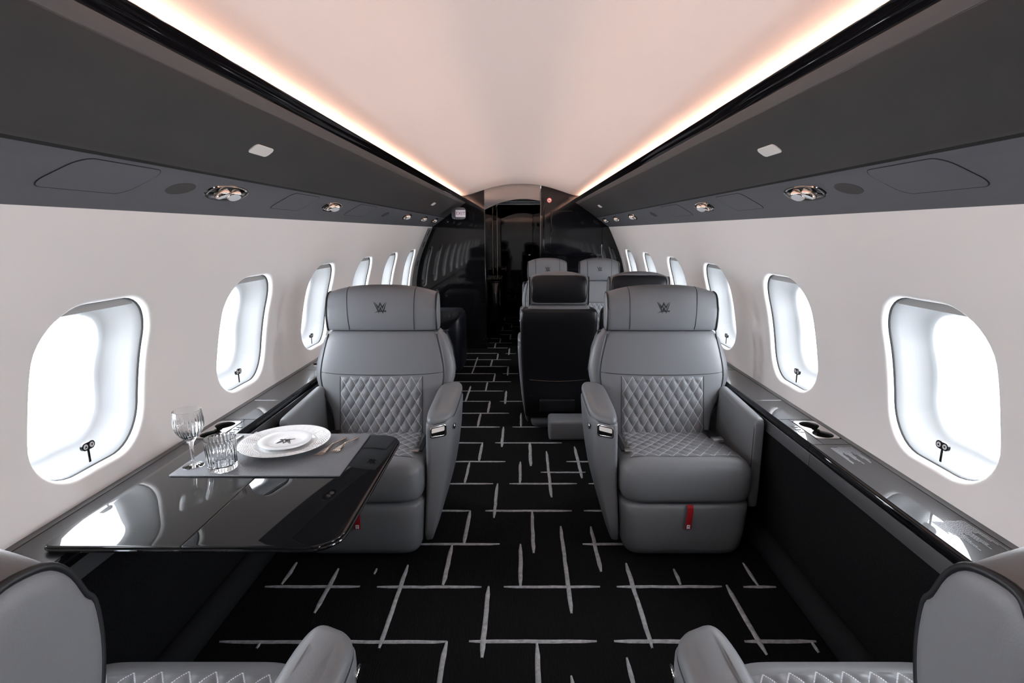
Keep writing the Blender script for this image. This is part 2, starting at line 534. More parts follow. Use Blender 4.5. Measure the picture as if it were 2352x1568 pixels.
# ---- windows
WIN_L = {-1: ['aftmost left window far behind the camera', 'left window two bays behind the near left seat', 'left window one bay behind the near left seat', 'left window beside the near left headrest at the photo corner',
              'large nearest left window above the laid dining table', 'second left window beside the left seat armrest', 'third left window just above the left seat shoulder',
              'fourth left window peeking over the left seat headrest', 'fifth left window over the left seat headrest', 'farthest left window next to the black partition'],
         1: ['aftmost right window far behind the camera', 'right window two bays behind the near right seat', 'right window one bay behind the near right seat', 'right window beside the near right headrest at the photo corner',
             'large nearest right window above the ledge placards', 'second right window above the cup holder ledge', 'third right window beside the right seat headrest',
             'fourth right window above the rear-facing headrest', 'fifth right window beyond the far seats', 'farthest right window next to the black bulkhead']}
wproto = {}
wi = 0
def win_prism(side, pts, d0, d1):
    """plate in the (Y, z) plane between two depths, pts relative to the bay centre"""
    def lay(d): return [(side * (1.16 + d), p[0], p[1]) for p in pts]
    return loft([lay(d0), lay(d1)])
for side in (-1, 1):
    meshes = []
    def ring(shf, dp): return wring(side, 0.0, lambda i: W_IN[i] - shf, dp)
    fr = [ring(0.0125, 0.0255), ring(0.0165, 0.031), ring(0.0215, 0.05), ring(0.029, 0.075), ring(0.040, 0.098), ring(0.054, 0.114), ring(0.064, 0.121), ring(0.068, 0.130), ring(0.068, 0.150)]
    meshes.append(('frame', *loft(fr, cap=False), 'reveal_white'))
    gap = [ring(0.0118, 0.019), ring(0.0138, 0.0212), ring(0.0140, 0.0255), ring(0.012, 0.027)]
    meshes.append(('shade_track', *loft(gap, cap=False), 'dark_gap'))
    meshes.append(('pane', *loft([ring(0.066, 0.134), ring(0.066, 0.138)]), 'window_glass'))
    zc = W_ZC + W_HZ - 0.040
    top = [p for p in ring(0.016, 0.0) if p[2] > zc]
    top.sort(key=lambda p: p[1])
    y0, y1 = top[0][1], top[-1][1]
    lp = [(p[1], p[2]) for p in top]
    meshes.append(('shade', *loft([[(side * (wx(z) + d), y, z) for y, z in lp] for d in (0.030, 0.034)]), 'shade_film'))
    # the two-button shade switch on its little stem
    zb = 0.752
    xb = wx(zb) + 0.026
    pill = rr(0, zb, 0.0235, 0.0115, 0.0114, 6)
    sw = loft([[(side * (xb + d), y, z) for y, z in pill] for d in (0.004, -0.003)])
    objs = []
    for ci, yc in enumerate(WC):
        wi += 1
        e = empty('window_%d' % wi, (side * 1.2, yc, W_ZC))
        tag(e, WIN_L[side][ci], 'window', kind='structure')
        off = (side * 1.2, 0, W_ZC)
        if ci == 0:
            for nm, v, f, mm in meshes:
                o = mesh(nm, [(a - off[0], b, c - off[2]) for a, b, c in v], f, mm, parent=e, smooth=50)
                objs.append(o)
            s_ = MB().add([(a - off[0], b, c - off[2]) for a, b, c in sw[0]], sw[1]).build('switch', 'gloss_black', e)
            kids = []
            for sg in (-1, 1):
                disc = [(sg * 0.0112 + 0.0076 * cos(2 * pi * k / 16), zb + 0.0076 * sin(2 * pi * k / 16)) for k in range(16)]
                kids.append(MB().add(*loft([[(side * (xb - d) - off[0], y, z - off[2]) for y, z in disc] for d in (0.002, 0.0042)])).build('button', 'print_white', s_))
                tz = 0.0038 * sg * side
                tri = [(sg * 0.0112 - 0.0042, zb - tz * 0.8), (sg * 0.0112 + 0.0042, zb - tz * 0.8), (sg * 0.0112, zb + tz)]
                kids.append(MB().add(*loft([[(side * (xb - d) - off[0], y, z - off[2]) for y, z in tri] for d in (0.0035, 0.0048)])).build('arrow', 'emblem_black', s_, smooth=0))
            kids.append(MB().add(*bevbox(side * xb - off[0] - 0.0015, side * xb - off[0] + 0.0015, -0.0035, 0.0035, 0.702 - off[2], zb - 0.010 - off[2], 0.0008, 1)).build('stem', 'gloss_black', s_))
            wproto[side] = (objs, s_, kids)
        else:
            objs0, s0, kids0 = wproto[side]
            for o in objs0:
                c = o.copy(); COL.objects.link(c); c.parent = e
            c = s0.copy(); COL.objects.link(c); c.parent = e
            for kd in kids0:
                q = kd.copy(); COL.objects.link(q); q.parent = c
        # sampling aid for the daylight at this pane
        ld = bpy.data.lights.new('daylight_portal', 'AREA')
        ld.shape = 'RECTANGLE'
        ld.size, ld.size_y = 0.40, 0.30
        ld.cycles.is_portal = True
        lo = bpy.data.objects.new('daylight_portal', ld)
        COL.objects.link(lo)
        lo.location = (side * (wx(W_ZC) + 0.155), yc, W_ZC)
        lo.rotation_euler = (0, radians(90) * side, 0)

# ---- lower side: carpeted dado, padded roll, window ledge
for side in (-1, 1):
    yz = YR - 0.001 if side > 0 else YL - 0.001
    pr = [(1.052, 0.545), (1.056, 0.40), (1.066, 0.24), (1.084, 0.10), (1.10, 0.06), (1.10, -0.01), (1.2, -0.01), (1.2, 0.545)]
    o = MB().add(*extrude_y(pr, YB, yz, side, 1, True)).build('wall_lower_' + SIDE[side], 'carpet_side', smooth=30)
    tag(o, 'black carpeted lower side wall under the %s ledge' % SIDE[side], 'wall', kind='structure')
    rp = [(1.072 + 0.046 * cos(a), 0.046 + 0.056 * sin(a)) for a in [radians(60 + 15 * i) for i in range(14)]] + [(1.10, 0.0), (1.10, 0.09)]
    o = MB().add(*extrude_y(rp, YB, yz, side, 1, True)).build('baseboard_' + SIDE[side], 'roll_fabric', smooth=50)
    tag(o, 'padded black roll along the floor at the foot of the %s side wall' % SIDE[side], 'baseboard', kind='structure')

def make_ledge(side):
    yz = YR - 0.002 if side > 0 else YL - 0.002
    e = empty('side_ledge', (side * 1.13, 2.0, 0.62))
    tag(e, 'long black lacquered window ledge along the %s wall%s' % (SIDE[side], ' with warning placards' if side > 0 else ' behind the dining table'), 'ledge')
    off = (side * 1.13, 2.0, 0.62)
    def P(name, vf, m, parent=e, sm=35):
        return mesh(name, [(a - off[0], b - off[1], c - off[2]) for a, b, c in vf[0]], vf[1], m, parent=parent, smooth=sm)
    def X(a, b): return (min(side * a, side * b), max(side * a, side * b))
    # wall-side border
    P('border', bevbox(*X(1.186, 1.222), YB, yz, 0.598, 0.6215, 0.0015, 1), 'band_metal')
    # top panels between joints
    joints = [YB, 0.10, 0.98, 1.805, 2.068, 2.320, 2.862, 3.09, 3.60, 4.45, 5.30, yz]
    for j in range(len(joints) - 1):
        a, b = joints[j] + 0.0012, joints[j + 1] - 0.0012
        if abs(joints[j] - 1.805) < 1e-6:       # section that carries the cup holders
            rail = P('holder_surround', bevbox(*X(1.050, 1.092), a, b, 0.60, 0.620, 0.0012, 1), 'ledge_weave')
            P('holder_end', bevbox(*X(1.0922, 1.1848), a, a + 0.052, 0.60, 0.620, 0.0012, 1), 'ledge_weave')
            P('holder_end', bevbox(*X(1.0922, 1.1848), b - 0.026, b, 0.60, 0.620, 0.0012, 1), 'ledge_weave')
            cup(P, side, a + 0.0525, b - 0.0265)
            for q in range(3):
                yy = 1.925 + 0.026 * q
                P('seat_button', bevbox(*X(1.064, 1.084), yy, yy + 0.009, 0.619, 0.6225, 0.0012, 1), 'chrome')
        else:
            P('top_panel', bevbox(*X(1.050, 1.1845), a, b, 0.598, 0.620, 0.0015, 1), 'ledge_weave')
    # gloss nose, bright bead and metal band
    nose_j = [YB, 0.10, 1.805, 3.60, yz]
    for j in range(4):
        a, b = nose_j[j] + 0.001, nose_j[j + 1] - 0.001
        pr = [(1.0495, 0.6215), (1.046, 0.620), (1.041, 0.611), (1.0395, 0.600), (1.041, 0.591), (1.045, 0.588), (1.0495, 0.588)]
        P('nose', extrude_y(pr, a, b, side, 1, True), 'gloss_black', sm=60)
        P('band', bevbox(*X(1.0445, 1.056), a, b, 0.537, 0.5855, 0.002, 2), 'band_metal')
    P('bead', tube([(side * 1.0445, YB, 0.5868), (side * 1.0445, yz, 0.5868)], 0.0016, 6), 'chrome')
    P('core', bevbox(*X(1.056, 1.20), YB, yz, 0.545, 0.590, 0.0, 1), 'dark_gap')
    # raised switch pad further along
    P('switch_pad', bevbox(*X(1.12, 1.17), 2.985, 3.045, 0.6195, 0.628, 0.002, 1), 'dark_chrome')
    for q in range(3):
        P('switch_knob', lathe([(0.006, 0), (0.006, 0.010), (0.004, 0.013), (0.0005, 0.0135)], 12, side * 1.145, 2.998 + 0.017 * q, 0.628), 'chrome')
    # placards
    if side > 0:
        for yy0, nl in ((1.780, 18), (1.290, 20)):
            pl = empty('placard', (side * 1.125 - off[0], yy0 - off[1], 0.6205 - off[2]), parent=e)
            for r_ in range(nl):
                ln = MB()
                x = 1.172 - 0.0044 * r_
                y = yy0 - (0.004 if r_ > 11 else 0.0) - random.uniform(0, 0.003)
                end = yy0 - (0.075 + 0.040 * math.sin(r_ * 0.9 + nl)) - random.uniform(0, 0.03)
                while y > end:
                    w = random.uniform(0.002, 0.008)
                    ln.add(*bevbox(x - 0.0011 - 1.125, x + 0.0011 - 1.125, y - w - yy0, y - yy0, -0.0002, 0.0003, 0, 1))
                    y -= w + 0.0014
                ln.build('text_line', 'print_grey', parent=pl, smooth=0)
    return e

def cup(P, side, ya, yb):
    """satin plate with a figure-of-eight opening over two dark wells"""
    x0, x1 = 1.094, 1.1835
    xc, yc = (x0 + x1) / 2, (ya + yb) / 2
    R, d = 0.036, 0.050
    prof = []
    N = 64
    def rad(a):
        # outline of two overlapping discs joined by a soft waist
        best = 0.014
        for s_ in (-1, 1):
            cyy = s_ * d
            # ray from the middle (0,0) towards (sin, cos)
            dx, dy = sin(a), cos(a)
            bq = -2 * dy * cyy
            cq = cyy * cyy - R * R
            disc = bq * bq - 4 * cq
            if disc > 0:
                t = (-bq + sqrt(disc)) / 2
                if t > best: best = t
        return best
    inner = []
    for k in range(N):
        a = 2 * pi * k / N
        r = rad(a)
        inner.append((sin(a) * r, cos(a) * r))
    outer = []
    hx, hy = (x1 - x0) / 2, (yb - ya) / 2
    for k in range(N):
        a = 2 * pi * k / N
        c, s_ = abs(sin(a)), abs(cos(a))
        r = min(hx / c if c > 1e-9 else 9, hy / s_ if s_ > 1e-9 else 9)
        outer.append((sin(a) * r, cos(a) * r))
    L = lambda pts, z: [(side * (xc + p), yc + q, z) for p, q in pts]
    pl = P('cup_plate', loft([L(outer, 0.612), L(outer, 0.6222), L(inner, 0.6222), L(inner, 0.612)], cap=False), 'satin_metal', sm=30)
    sc = lambda k: [(p * k, q * k) for p, q in inner]
    v, f = loft([L(inner, 0.618), L(sc(1.0), 0.6135), L(sc(0.97), 0.594), L(sc(0.9), 0.5915)], cap=False)
    f.append(tuple(len(v) - N + k for k in range(N)))
    P('cup_well', (v, f), 'dark_gap')
make_ledge(-1)
make_ledge(1)

# ---- overhead: bins, service panels, black rail, cove light
PA, PB = (1.005, 1.412), (0.845, 1.522)
PL = hypot(PB[0] - PA[0], PB[1] - PA[1])
PD = ((PB[0] - PA[0]) / PL, (PB[1] - PA[1]) / PL)
PN = (-PD[1], PD[0])                      # into the cabin, downwards
if PN[1] > 0: PN = (-PN[0], -PN[1])
BA, BB = (0.843, 1.5265), (0.640, 1.666)
BL = hypot(BB[0] - BA[0], BB[1] - BA[1])
BD = ((BB[0] - BA[0]) / BL, (BB[1] - BA[1]) / BL)
BN = (-BD[1], BD[0])
if BN[1] > 0: BN = (-BN[0], -BN[1])
def on_psu(side, y, u, o): return (side * (PA[0] + PD[0] * u + PN[0] * o), y, PA[1] + PD[1] * u + PN[1] * o)
def on_bin(side, y, u, o): return (side * (BA[0] + BD[0] * u + BN[0] * o), y, BA[1] + BD[1] * u + BN[1] * o)
def plate(fn, side, pts, o0, o1, b=0.0008):
    cy = sum(p[0] for p in pts) / len(pts); cu = sum(p[1] for p in pts) / len(pts)
    def sh(k): return [(cy + (p[0] - cy) * (1 - k / (abs(p[0] - cy) + 1e-6) * (abs(p[0] - cy) > k)), cu + (p[1] - cu) * (1 - k / (abs(p[1] - cu) + 1e-6) * (abs(p[1] - cu) > k))) for p in pts]
    return loft([[fn(side, y, u, o0) for y, u in pts], [fn(side, y, u, o1 - b) for y, u in pts], [fn(side, y, u, o1) for y, u in sh(b)]])
def groove(fn, side, pts, o, r=0.0012):
    return tube([fn(side, y, u, o) for y, u in pts], r, 6, closed=True)

def reading_light(side, e, off, yc, uc, L=0.116, Wd=0.037, two=True):
    def put(v): return [(a - off[0], b - off[1], c - off[2]) for a, b, c in v]
    outl = [(yc + L * cos(t), uc + Wd * math.copysign(abs(sin(t)) ** 0.75, sin(t))) for t in [2 * pi * k / 40 for k in range(40)]]
    sm = lambda k: [(yc + (y - yc) * k, uc + (u - uc) * k) for y, u in outl]
    v, f = loft([[on_psu(side, y, u, 0.0002) for y, u in sm(1.0)], [on_psu(side, y, u, 0.003) for y, u in sm(0.97)], [on_psu(side, y, u, 0.003) for y, u in sm(0.90)], [on_psu(side, y, u, 0.0006) for y, u in sm(0.80)]])
    bz = mesh('reading_light', put(v), f, 'dark_chrome', parent=e, smooth=50)
    v, f = loft([[on_psu(side, y, u, 0.0008) for y, u in sm(0.89)], [on_psu(side, y, u, 0.0014) for y, u in sm(0.86)]])
    mesh('recess_shade', put(v), f, 'gloss_black', parent=bz, smooth=50)  # flush plate; its black colour stands in for the shade of a recess
    for s_ in (-1, 1):
        py = yc + s_ * L * 0.30
        # a tilted chrome eyeball with a pale lens
        ax = Vector((-side * 0.45, -0.15 - s_ * 0.20, -1.0)).normalized()
        base = Vector(on_psu(side, py, uc, 0.000))
        q = ax.to_track_quat('Z', 'Y').to_matrix()
        r = Wd * 0.66
        pr = [(r * 0.92, -0.006), (r, 0.001), (r * 0.99, 0.007), (r * 0.92, 0.012), (r * 0.80, 0.0145), (r * 0.76, 0.013)]
        lv, lf = lathe(pr, 24)
        mesh('lamp', put([tuple(base + q @ Vector(p)) for p in lv]), lf, 'rose_chrome', parent=bz, smooth=50)
        lv, lf = lathe([(r * 0.76, 0.0128), (r * 0.74, 0.0148), (r * 0.4, 0.0158), (r * 0.02, 0.016)], 24)
        mesh('lens', put([tuple(base + q @ Vector(p)) for p in lv]), lf, 'lamp_lens', parent=bz, smooth=50)

def make_bin(side):
    yz = YR - 0.004 if side > 0 else YL - 0.004
    e = empty('overhead_bin', (side * 0.8, 2.0, 1.55))
    tag(e, 'long dark grey overhead bin with service panel along the %s side' % SIDE[side], 'bin')
    off = (side * 0.8, 2.0, 1.55)
    def put(vf): return [(a - off[0], b - off[1], c - off[2]) for a, b, c in vf[0]], vf[1]
    def P(name, vf, m, parent=e, sm=35):
        v, f = put(vf)
        return mesh(name, v, f, m, parent=parent, smooth=sm)
    # face, slightly hollow, with a rolled lower lip
    fp = [(0.860, 1.5235), (0.852, 1.520), (0.846, 1.5225), (0.840, 1.5285), (0.79, 1.5635), (0.74, 1.5985), (0.69, 1.6330), (0.652, 1.659), (0.645, 1.664), (0.645, 1.684), (0.90, 1.684), (0.90, 1.53)]
    P('bin_face', extrude_y(fp, YB, yz, side, 1, True), 'bin_grey', sm=28)
    P('edge_strip', extrude_y([(0.6445, 1.6655), (0.640, 1.6665), (0.6195, 1.6825), (0.621, 1.6845), (0.6445, 1.6845)], YB, yz, side, 1, True), 'strip_grey', sm=28)
    sp = [(1.0105, 1.4085), (1.0075, 1.4095), (1.005, 1.412), (0.965, 1.4395), (0.925, 1.467), (0.885, 1.4945), (0.862, 1.5103), (0.858, 1.516), (0.858, 1.54), (1.02, 1.54), (1.02, 1.4085)]
    P('service_panel', extrude_y(sp, YB, yz, side, 1, True), 'service_grey', sm=28)
    P('shadow_gap', extrude_y([(0.858, 1.5155), (0.850, 1.5205), (0.850, 1.54), (0.858, 1.54)], YB, yz, side, 1, True), 'dark_gap', sm=28)
    # access panels, grilles
    for y0, y1, u0, u1, r in ((1.115, 1.375, 0.066, 0.170, 0.032), (2.145, 2.425, 0.066, 0.170, 0.026), (3.02, 3.38, 0.066, 0.170, 0.026), (-0.2, 0.35, 0.066, 0.170, 0.03)):
        pts = rr((y0 + y1) / 2, (u0 + u1) / 2, (y1 - y0) / 2, (u1 - u0) / 2, r, 6)
        # slanted ends, as on the real panel
        pts = [(y + (u - 0.1125) * 0.45, u) for y, u in pts]
        P('access_panel', plate(on_psu, side, pts, -0.001, 0.0014, 0.0010), 'service_grey')
        P('panel_gap', groove(on_psu, side, pts, 0.0003, 0.0013), 'dark_gap')
    for yc in (1.530, 3.775):
        el = [(yc + 0.052 * cos(t) + 0.012 * sin(t), 0.112 + 0.026 * sin(t)) for t in [2 * pi * k / 32 for k in range(32)]]
        P('speaker_grille', plate(on_psu, side, el, -0.001, 0.0012, 0.0005), 'grille')
    for yc in (1.758, 2.715, 4.45, 5.20, 5.85):
        reading_light(side, e, off, yc, 0.118)
    for yc in (1.665, 4.79 if side < 0 else 5.20, -0.9):
        pts = rr(yc, 0.118, 0.056, 0.0185, 0.013, 5)
        P('call_sign', plate(on_bin, side, pts, -0.001, 0.0022, 0.0008), 'sign_white')
    return e
make_bin(-1)
make_bin(1)

for n_, side in ((1, -1), (2, 1)):
    yz = YR - 0.003 if side > 0 else YL - 0.003
    rp = [(0.622, 1.6845), (0.6195, 1.6845), (0.6165, 1.687), (0.6085, 1.695), (0.6075, 1.697), (0.6085, 1.6985), (0.6070, 1.6995), (0.5960, 1.7105), (0.5945, 1.7135), (0.5965, 1.7160), (0.6010, 1.7180), (0.6080, 1.7215), (0.614, 1.7225), (0.622, 1.719), (0.629, 1.69)]
    o = MB().add(*extrude_y(rp, YB, yz, side, 1, True)).build('trim_%d' % n_, 'gloss_black', smooth=60)
    tag(o, 'glossy black double rail along the %s edge of the ceiling' % SIDE[side], 'rail', kind='structure')
    cp = [(0.6295, 1.695), (0.88, 1.695), (0.88, 1.763), (0.90, 1.763), (0.90, 1.685), (0.6295, 1.685)]
    o = MB().add(*extrude_y(cp, YB, yz, side, 1, True)).build('ceiling_cove_' + SIDE[side], 'ceiling_paint', smooth=30)
    tag(o, 'white light trough hidden behind the %s ceiling rail' % SIDE[side], 'cove', kind='structure')
    lp = [(0.800, 1.716), (0.806, 1.716), (0.806, 1.736), (0.800, 1.736)]
    o = MB().add(*extrude_y(lp, YB + 0.05, yz - 0.05, side, 8, True)).build('cove_light', 'cove_led', smooth=0)
    tag(o, 'warm light strip in the %s ceiling cove behind the black rail' % SIDE[side], 'light')

# ---- front partitions and passage beyond
def half_section(x_in, side):
    pts = [(x, z) for x, z in SECTION if x > x_in]
    top = []
    x = 0.88
    while x > x_in:
        top.append((x, ceil_z(x) - 0.001)); x -= 0.05
    pts = [(x_in, 0)] + pts + top + [(x_in, ceil_z(x_in) - 0.001)]
    return [(side * x, z) for x, z in pts]
def slab_y(pts, y0, y1):
    return loft([[(x, y0, z) for x, z in pts], [(x, y1, z) for x, z in pts]])
o = mesh('wall_front_left', *slab_y(half_section(0.410, -1), YL, YL + 0.045), 'lacquer', smooth=20)
tag(o, 'glossy black partition closing the cabin on the left, reflecting the windows', 'partition', kind='structure')
o = mesh('wall_front_right', *slab_y(half_section(0.228, 1), YR, YR + 0.045), 'lacquer', smooth=20)
tag(o, 'glossy black partition behind the far seats on the right carrying the screen', 'partition', kind='structure')
for nm, x0, x1, ya in (('wall_passage_left', -0.455, -0.412, YL + 0.046), ('wall_passage_right', 0.230, 0.272, YR + 0.046)):
    o = mesh(nm, *bevbox(x0, x1, ya, YH, 0, 1.86, 0, 1), 'lacquer', smooth=0)
    tag(o, 'glossy black side wall of the narrow passage, %s of the far door' % ('left' if x0 < 0 else 'right'), 'wall', kind='structure')
o = mesh('ceiling_passage', *bevbox(-0.411, 0.229, YL + 0.046, YH, 1.80, 1.84, 0, 1), 'lacquer', smooth=0)
tag(o, 'low dark ceiling over the passage past the partitions', 'ceiling', kind='structure')
# pale arched header over the opening
hp = []
for i in range(17):
    x = -0.409 + 0.636 * i / 16
    hp.append((x, 1.722 - 0.62 * (x - 0.03) ** 2))
up = [(x, ceil_z(x) - 0.002) for x, _ in reversed(hp)]
o = mesh('trim_3', *slab_y(hp + up, 6.282, 6.324), 'header_grey', smooth=30)
tag(o, 'pale grey arched header over the opening between the black partitions', 'header', kind='structure')
# far door at the end of the passage
d = empty('door_1', (-0.09, YH, 0))
tag(d, 'black glossy door at the end of the dark passage', 'door', kind='structure')
mesh('door_leaf', *bevbox(-0.30, 0.33, -0.005, 0.04, 0.0, 1.78, 0.003, 1), 'gloss_black', parent=d)
mesh('jamb', *bevbox(-0.332, -0.305, -0.03, 0.04, 0.0, 1.80, 0.003, 1), 'lacquer', parent=d)
mesh('edge_strip', *bevbox(-0.292, -0.284, -0.012, -0.004, 0.0, 1.78, 0.001, 1), 'gold_reflection', parent=d)  # chrome line, its golden reflection painted as base colour
mesh('latch', *bevbox(0.20, 0.25, -0.03, -0.004, 0.98, 1.01, 0.004, 2), 'chrome', parent=d)
o = mesh('wall_end', *bevbox(-0.6, 0.6, YH + 0.045, YH + 0.08, 0, 1.95, 0, 1), 'lacquer', smooth=0)
tag(o, 'dark end wall around the far passage door', 'wall', kind='structure')
o = mesh('wall_back', *bevbox(-1.30, 1.30, YB - 0.05, YB, 0, 1.95, 0, 1), 'wall_paint', smooth=0)
tag(o, 'off-white aft wall behind the camera', 'wall', kind='structure')

# door-edge uprights either side of the opening
for n_, (x, y) in enumerate(((-0.4085, YL - 0.004), (0.2265, YR - 0.004))):
    o = mesh('trim_%d' % (4 + n_), *bevbox(x - 0.004, x + 0.004, y - 0.004, y + 0.003, 0.0, 1.60 if n_ == 0 else 1.80, 0.001, 1), 'dark_chrome')
    tag(o, 'thin metal edge strip on the %s partition beside the passage' % ('left' if n_ == 0 else 'right'), 'trim', kind='structure')
# tall handle on the right partition
hd = MB().add(*tube([(0.262, YR - 0.004, 1.10), (0.262, YR - 0.03, 1.14), (0.262, YR - 0.034, 1.30), (0.262, YR - 0.034, 1.60), (0.258, YR - 0.03, 1.70), (0.24, YR - 0.004, 1.735)], 0.008, 10)).build('grab_handle', 'gloss_black')
tag(hd, 'tall black grab handle on the right partition edge', 'handle')
# screen
tv = empty('wall_screen', (0.637, YR - 0.001, 1.09))
tag(tv, 'black flat screen mounted on the right partition above the far seats', 'screen')
mesh('housing', *bevbox(-0.296, 0.296, -0.030, 0.0, 0.0, 0.505, 0.006, 2), 'gloss_black', parent=tv)
mesh('display', *bevbox(-0.286, 0.286, -0.032, -0.029, 0.014, 0.494, 0.001, 1), 'screen', parent=tv)

# white curved edge panel of the exit surround on the far left wall
ep = [(wx(z) - 0.006, z) for z in [0.63 + 0.77 * i / 16 for i in range(17)]]
m_ = MB().add(*loft([[(-x, y, z) for x, z in ep] + [(-x - 0.004, y, z) for x, z in reversed(ep)] for y in (6.02, YL - 0.003)]))
xp = empty('exit_surround', (-1.2, 6.03, 0.63))
tag(xp, 'white curved trim with dark slots beside the left black partition', 'trim panel')
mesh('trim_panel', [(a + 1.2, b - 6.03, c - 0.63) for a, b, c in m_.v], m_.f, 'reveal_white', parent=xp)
for z in (0.98, 1.19, 1.32):
    q = [(wx(zz) - 0.0065, zz) for zz in (z, z + 0.02, z + 0.04, z + 0.06)]
    v, f = loft([[(-x, y, zz) for x, zz in q] + [(-x - 0.003, y, zz) for x, zz in reversed(q)] for y in (6.13, 6.18)])
    mesh('slot', [(a + 1.2, b - 6.03, c - 0.63) for a, b, c in v], f, 'dark_gap', parent=xp)

# ---------------------------------------------------------------- the emblem used on headrests and plates
EMB = [[(570, 370), (800, 635), (912, 370), (1050, 625), (1260, 380), (1060, 805), (922, 520), (800, 795)],
       [(495, 365), (545, 400), (850, 935), (828, 1095), (740, 905)],
       [(1335, 355), (1150, 900), (1075, 1095), (1020, 955), (1080, 890)],
       [(925, 650), (1040, 920), (985, 932), (935, 830), (890, 932), (835, 915)],
       [(505, 1070), (740, 935), (830, 912), (1150, 902), (1320, 898), (1270, 995), (1130, 962), (880, 990), (740, 990)]]
def emblem(fn, size):
    """fn(u, v, lift) places emblem coordinates (u right, v up, metres) on a surface"""
    m = MB()
    k = size / 840.0
    for k_, pl in enumerate(EMB):
        q = [((x - 915) * k, (725 - y) * k) for x, y in pl]
        m.add(*loft([[fn(u, v, -0.0006) for u, v in q], [fn(u, v, 0.0009 + 0.00008 * k_) for u, v in q]]))
    return m

# ---------------------------------------------------------------- seats
# local frame: x across, the sitter faces -y, z up from the floor
T_YF = [(0.30, 0.115), (0.40, 0.140), (0.52, 0.170), (0.66, 0.200), (0.78, 0.225), (0.89, 0.248)]          # front of the back cushion
T_W = [(0.30, 0.225), (0.42, 0.232), (0.50, 0.248), (0.57, 0.280), (0.64, 0.302), (0.70, 0.304), (0.78, 0.290), (0.87, 0.268), (0.89, 0.266)]
T_WB = [(0.28, 0.245), (0.45, 0.262), (0.55, 0.310), (0.63, 0.342), (0.70, 0.346), (0.78, 0.326), (0.87, 0.292), (0.89, 0.288)]
def yf(z): return lerp(T_YF, z)
def cush_z(x, y, kx):
    z = 0.452 - 0.115 * (y + 0.30)
    z -= 0.018 * max(0, (abs(x) / kx - 0.15) / 0.125) ** 2
    d = y + 0.312
    if d < 0.06: z -= 0.060 - sqrt(max(0, 0.060 ** 2 - (0.06 - d) ** 2))
    return z

def quilt_grid(nu, nv, cells_w, cells_h, place, puff):
    """diamond quilting: nu x nv cells of samples, UV in crease coordinates"""
    v, f, uv = [], [], []
    for j in range(nv + 1):
        for i in range(nu + 1):
            s_, t = i / nu, j / nv
            a, b = s_ * cells_w + t * cells_h, s_ * cells_w - t * cells_h
            h = abs(sin(pi * a)) * abs(sin(pi * b))
            h = h ** 0.55
            ed = min(s_ * cells_w, (1 - s_) * cells_w, t * cells_h, (1 - t) * cells_h)
            h *= min(1.0, max(0.0, ed) * 6.0) if ed < 0.1667 else 1.0
            v.append(place(s_, t, puff * h))
            uv.append((a, b))
    for j in range(nv):
        for i in range(nu):
            q = j * (nu + 1) + i
            f.append((q, q + 1, q + nu + 2, q + nu + 1))
    return v, f, uv

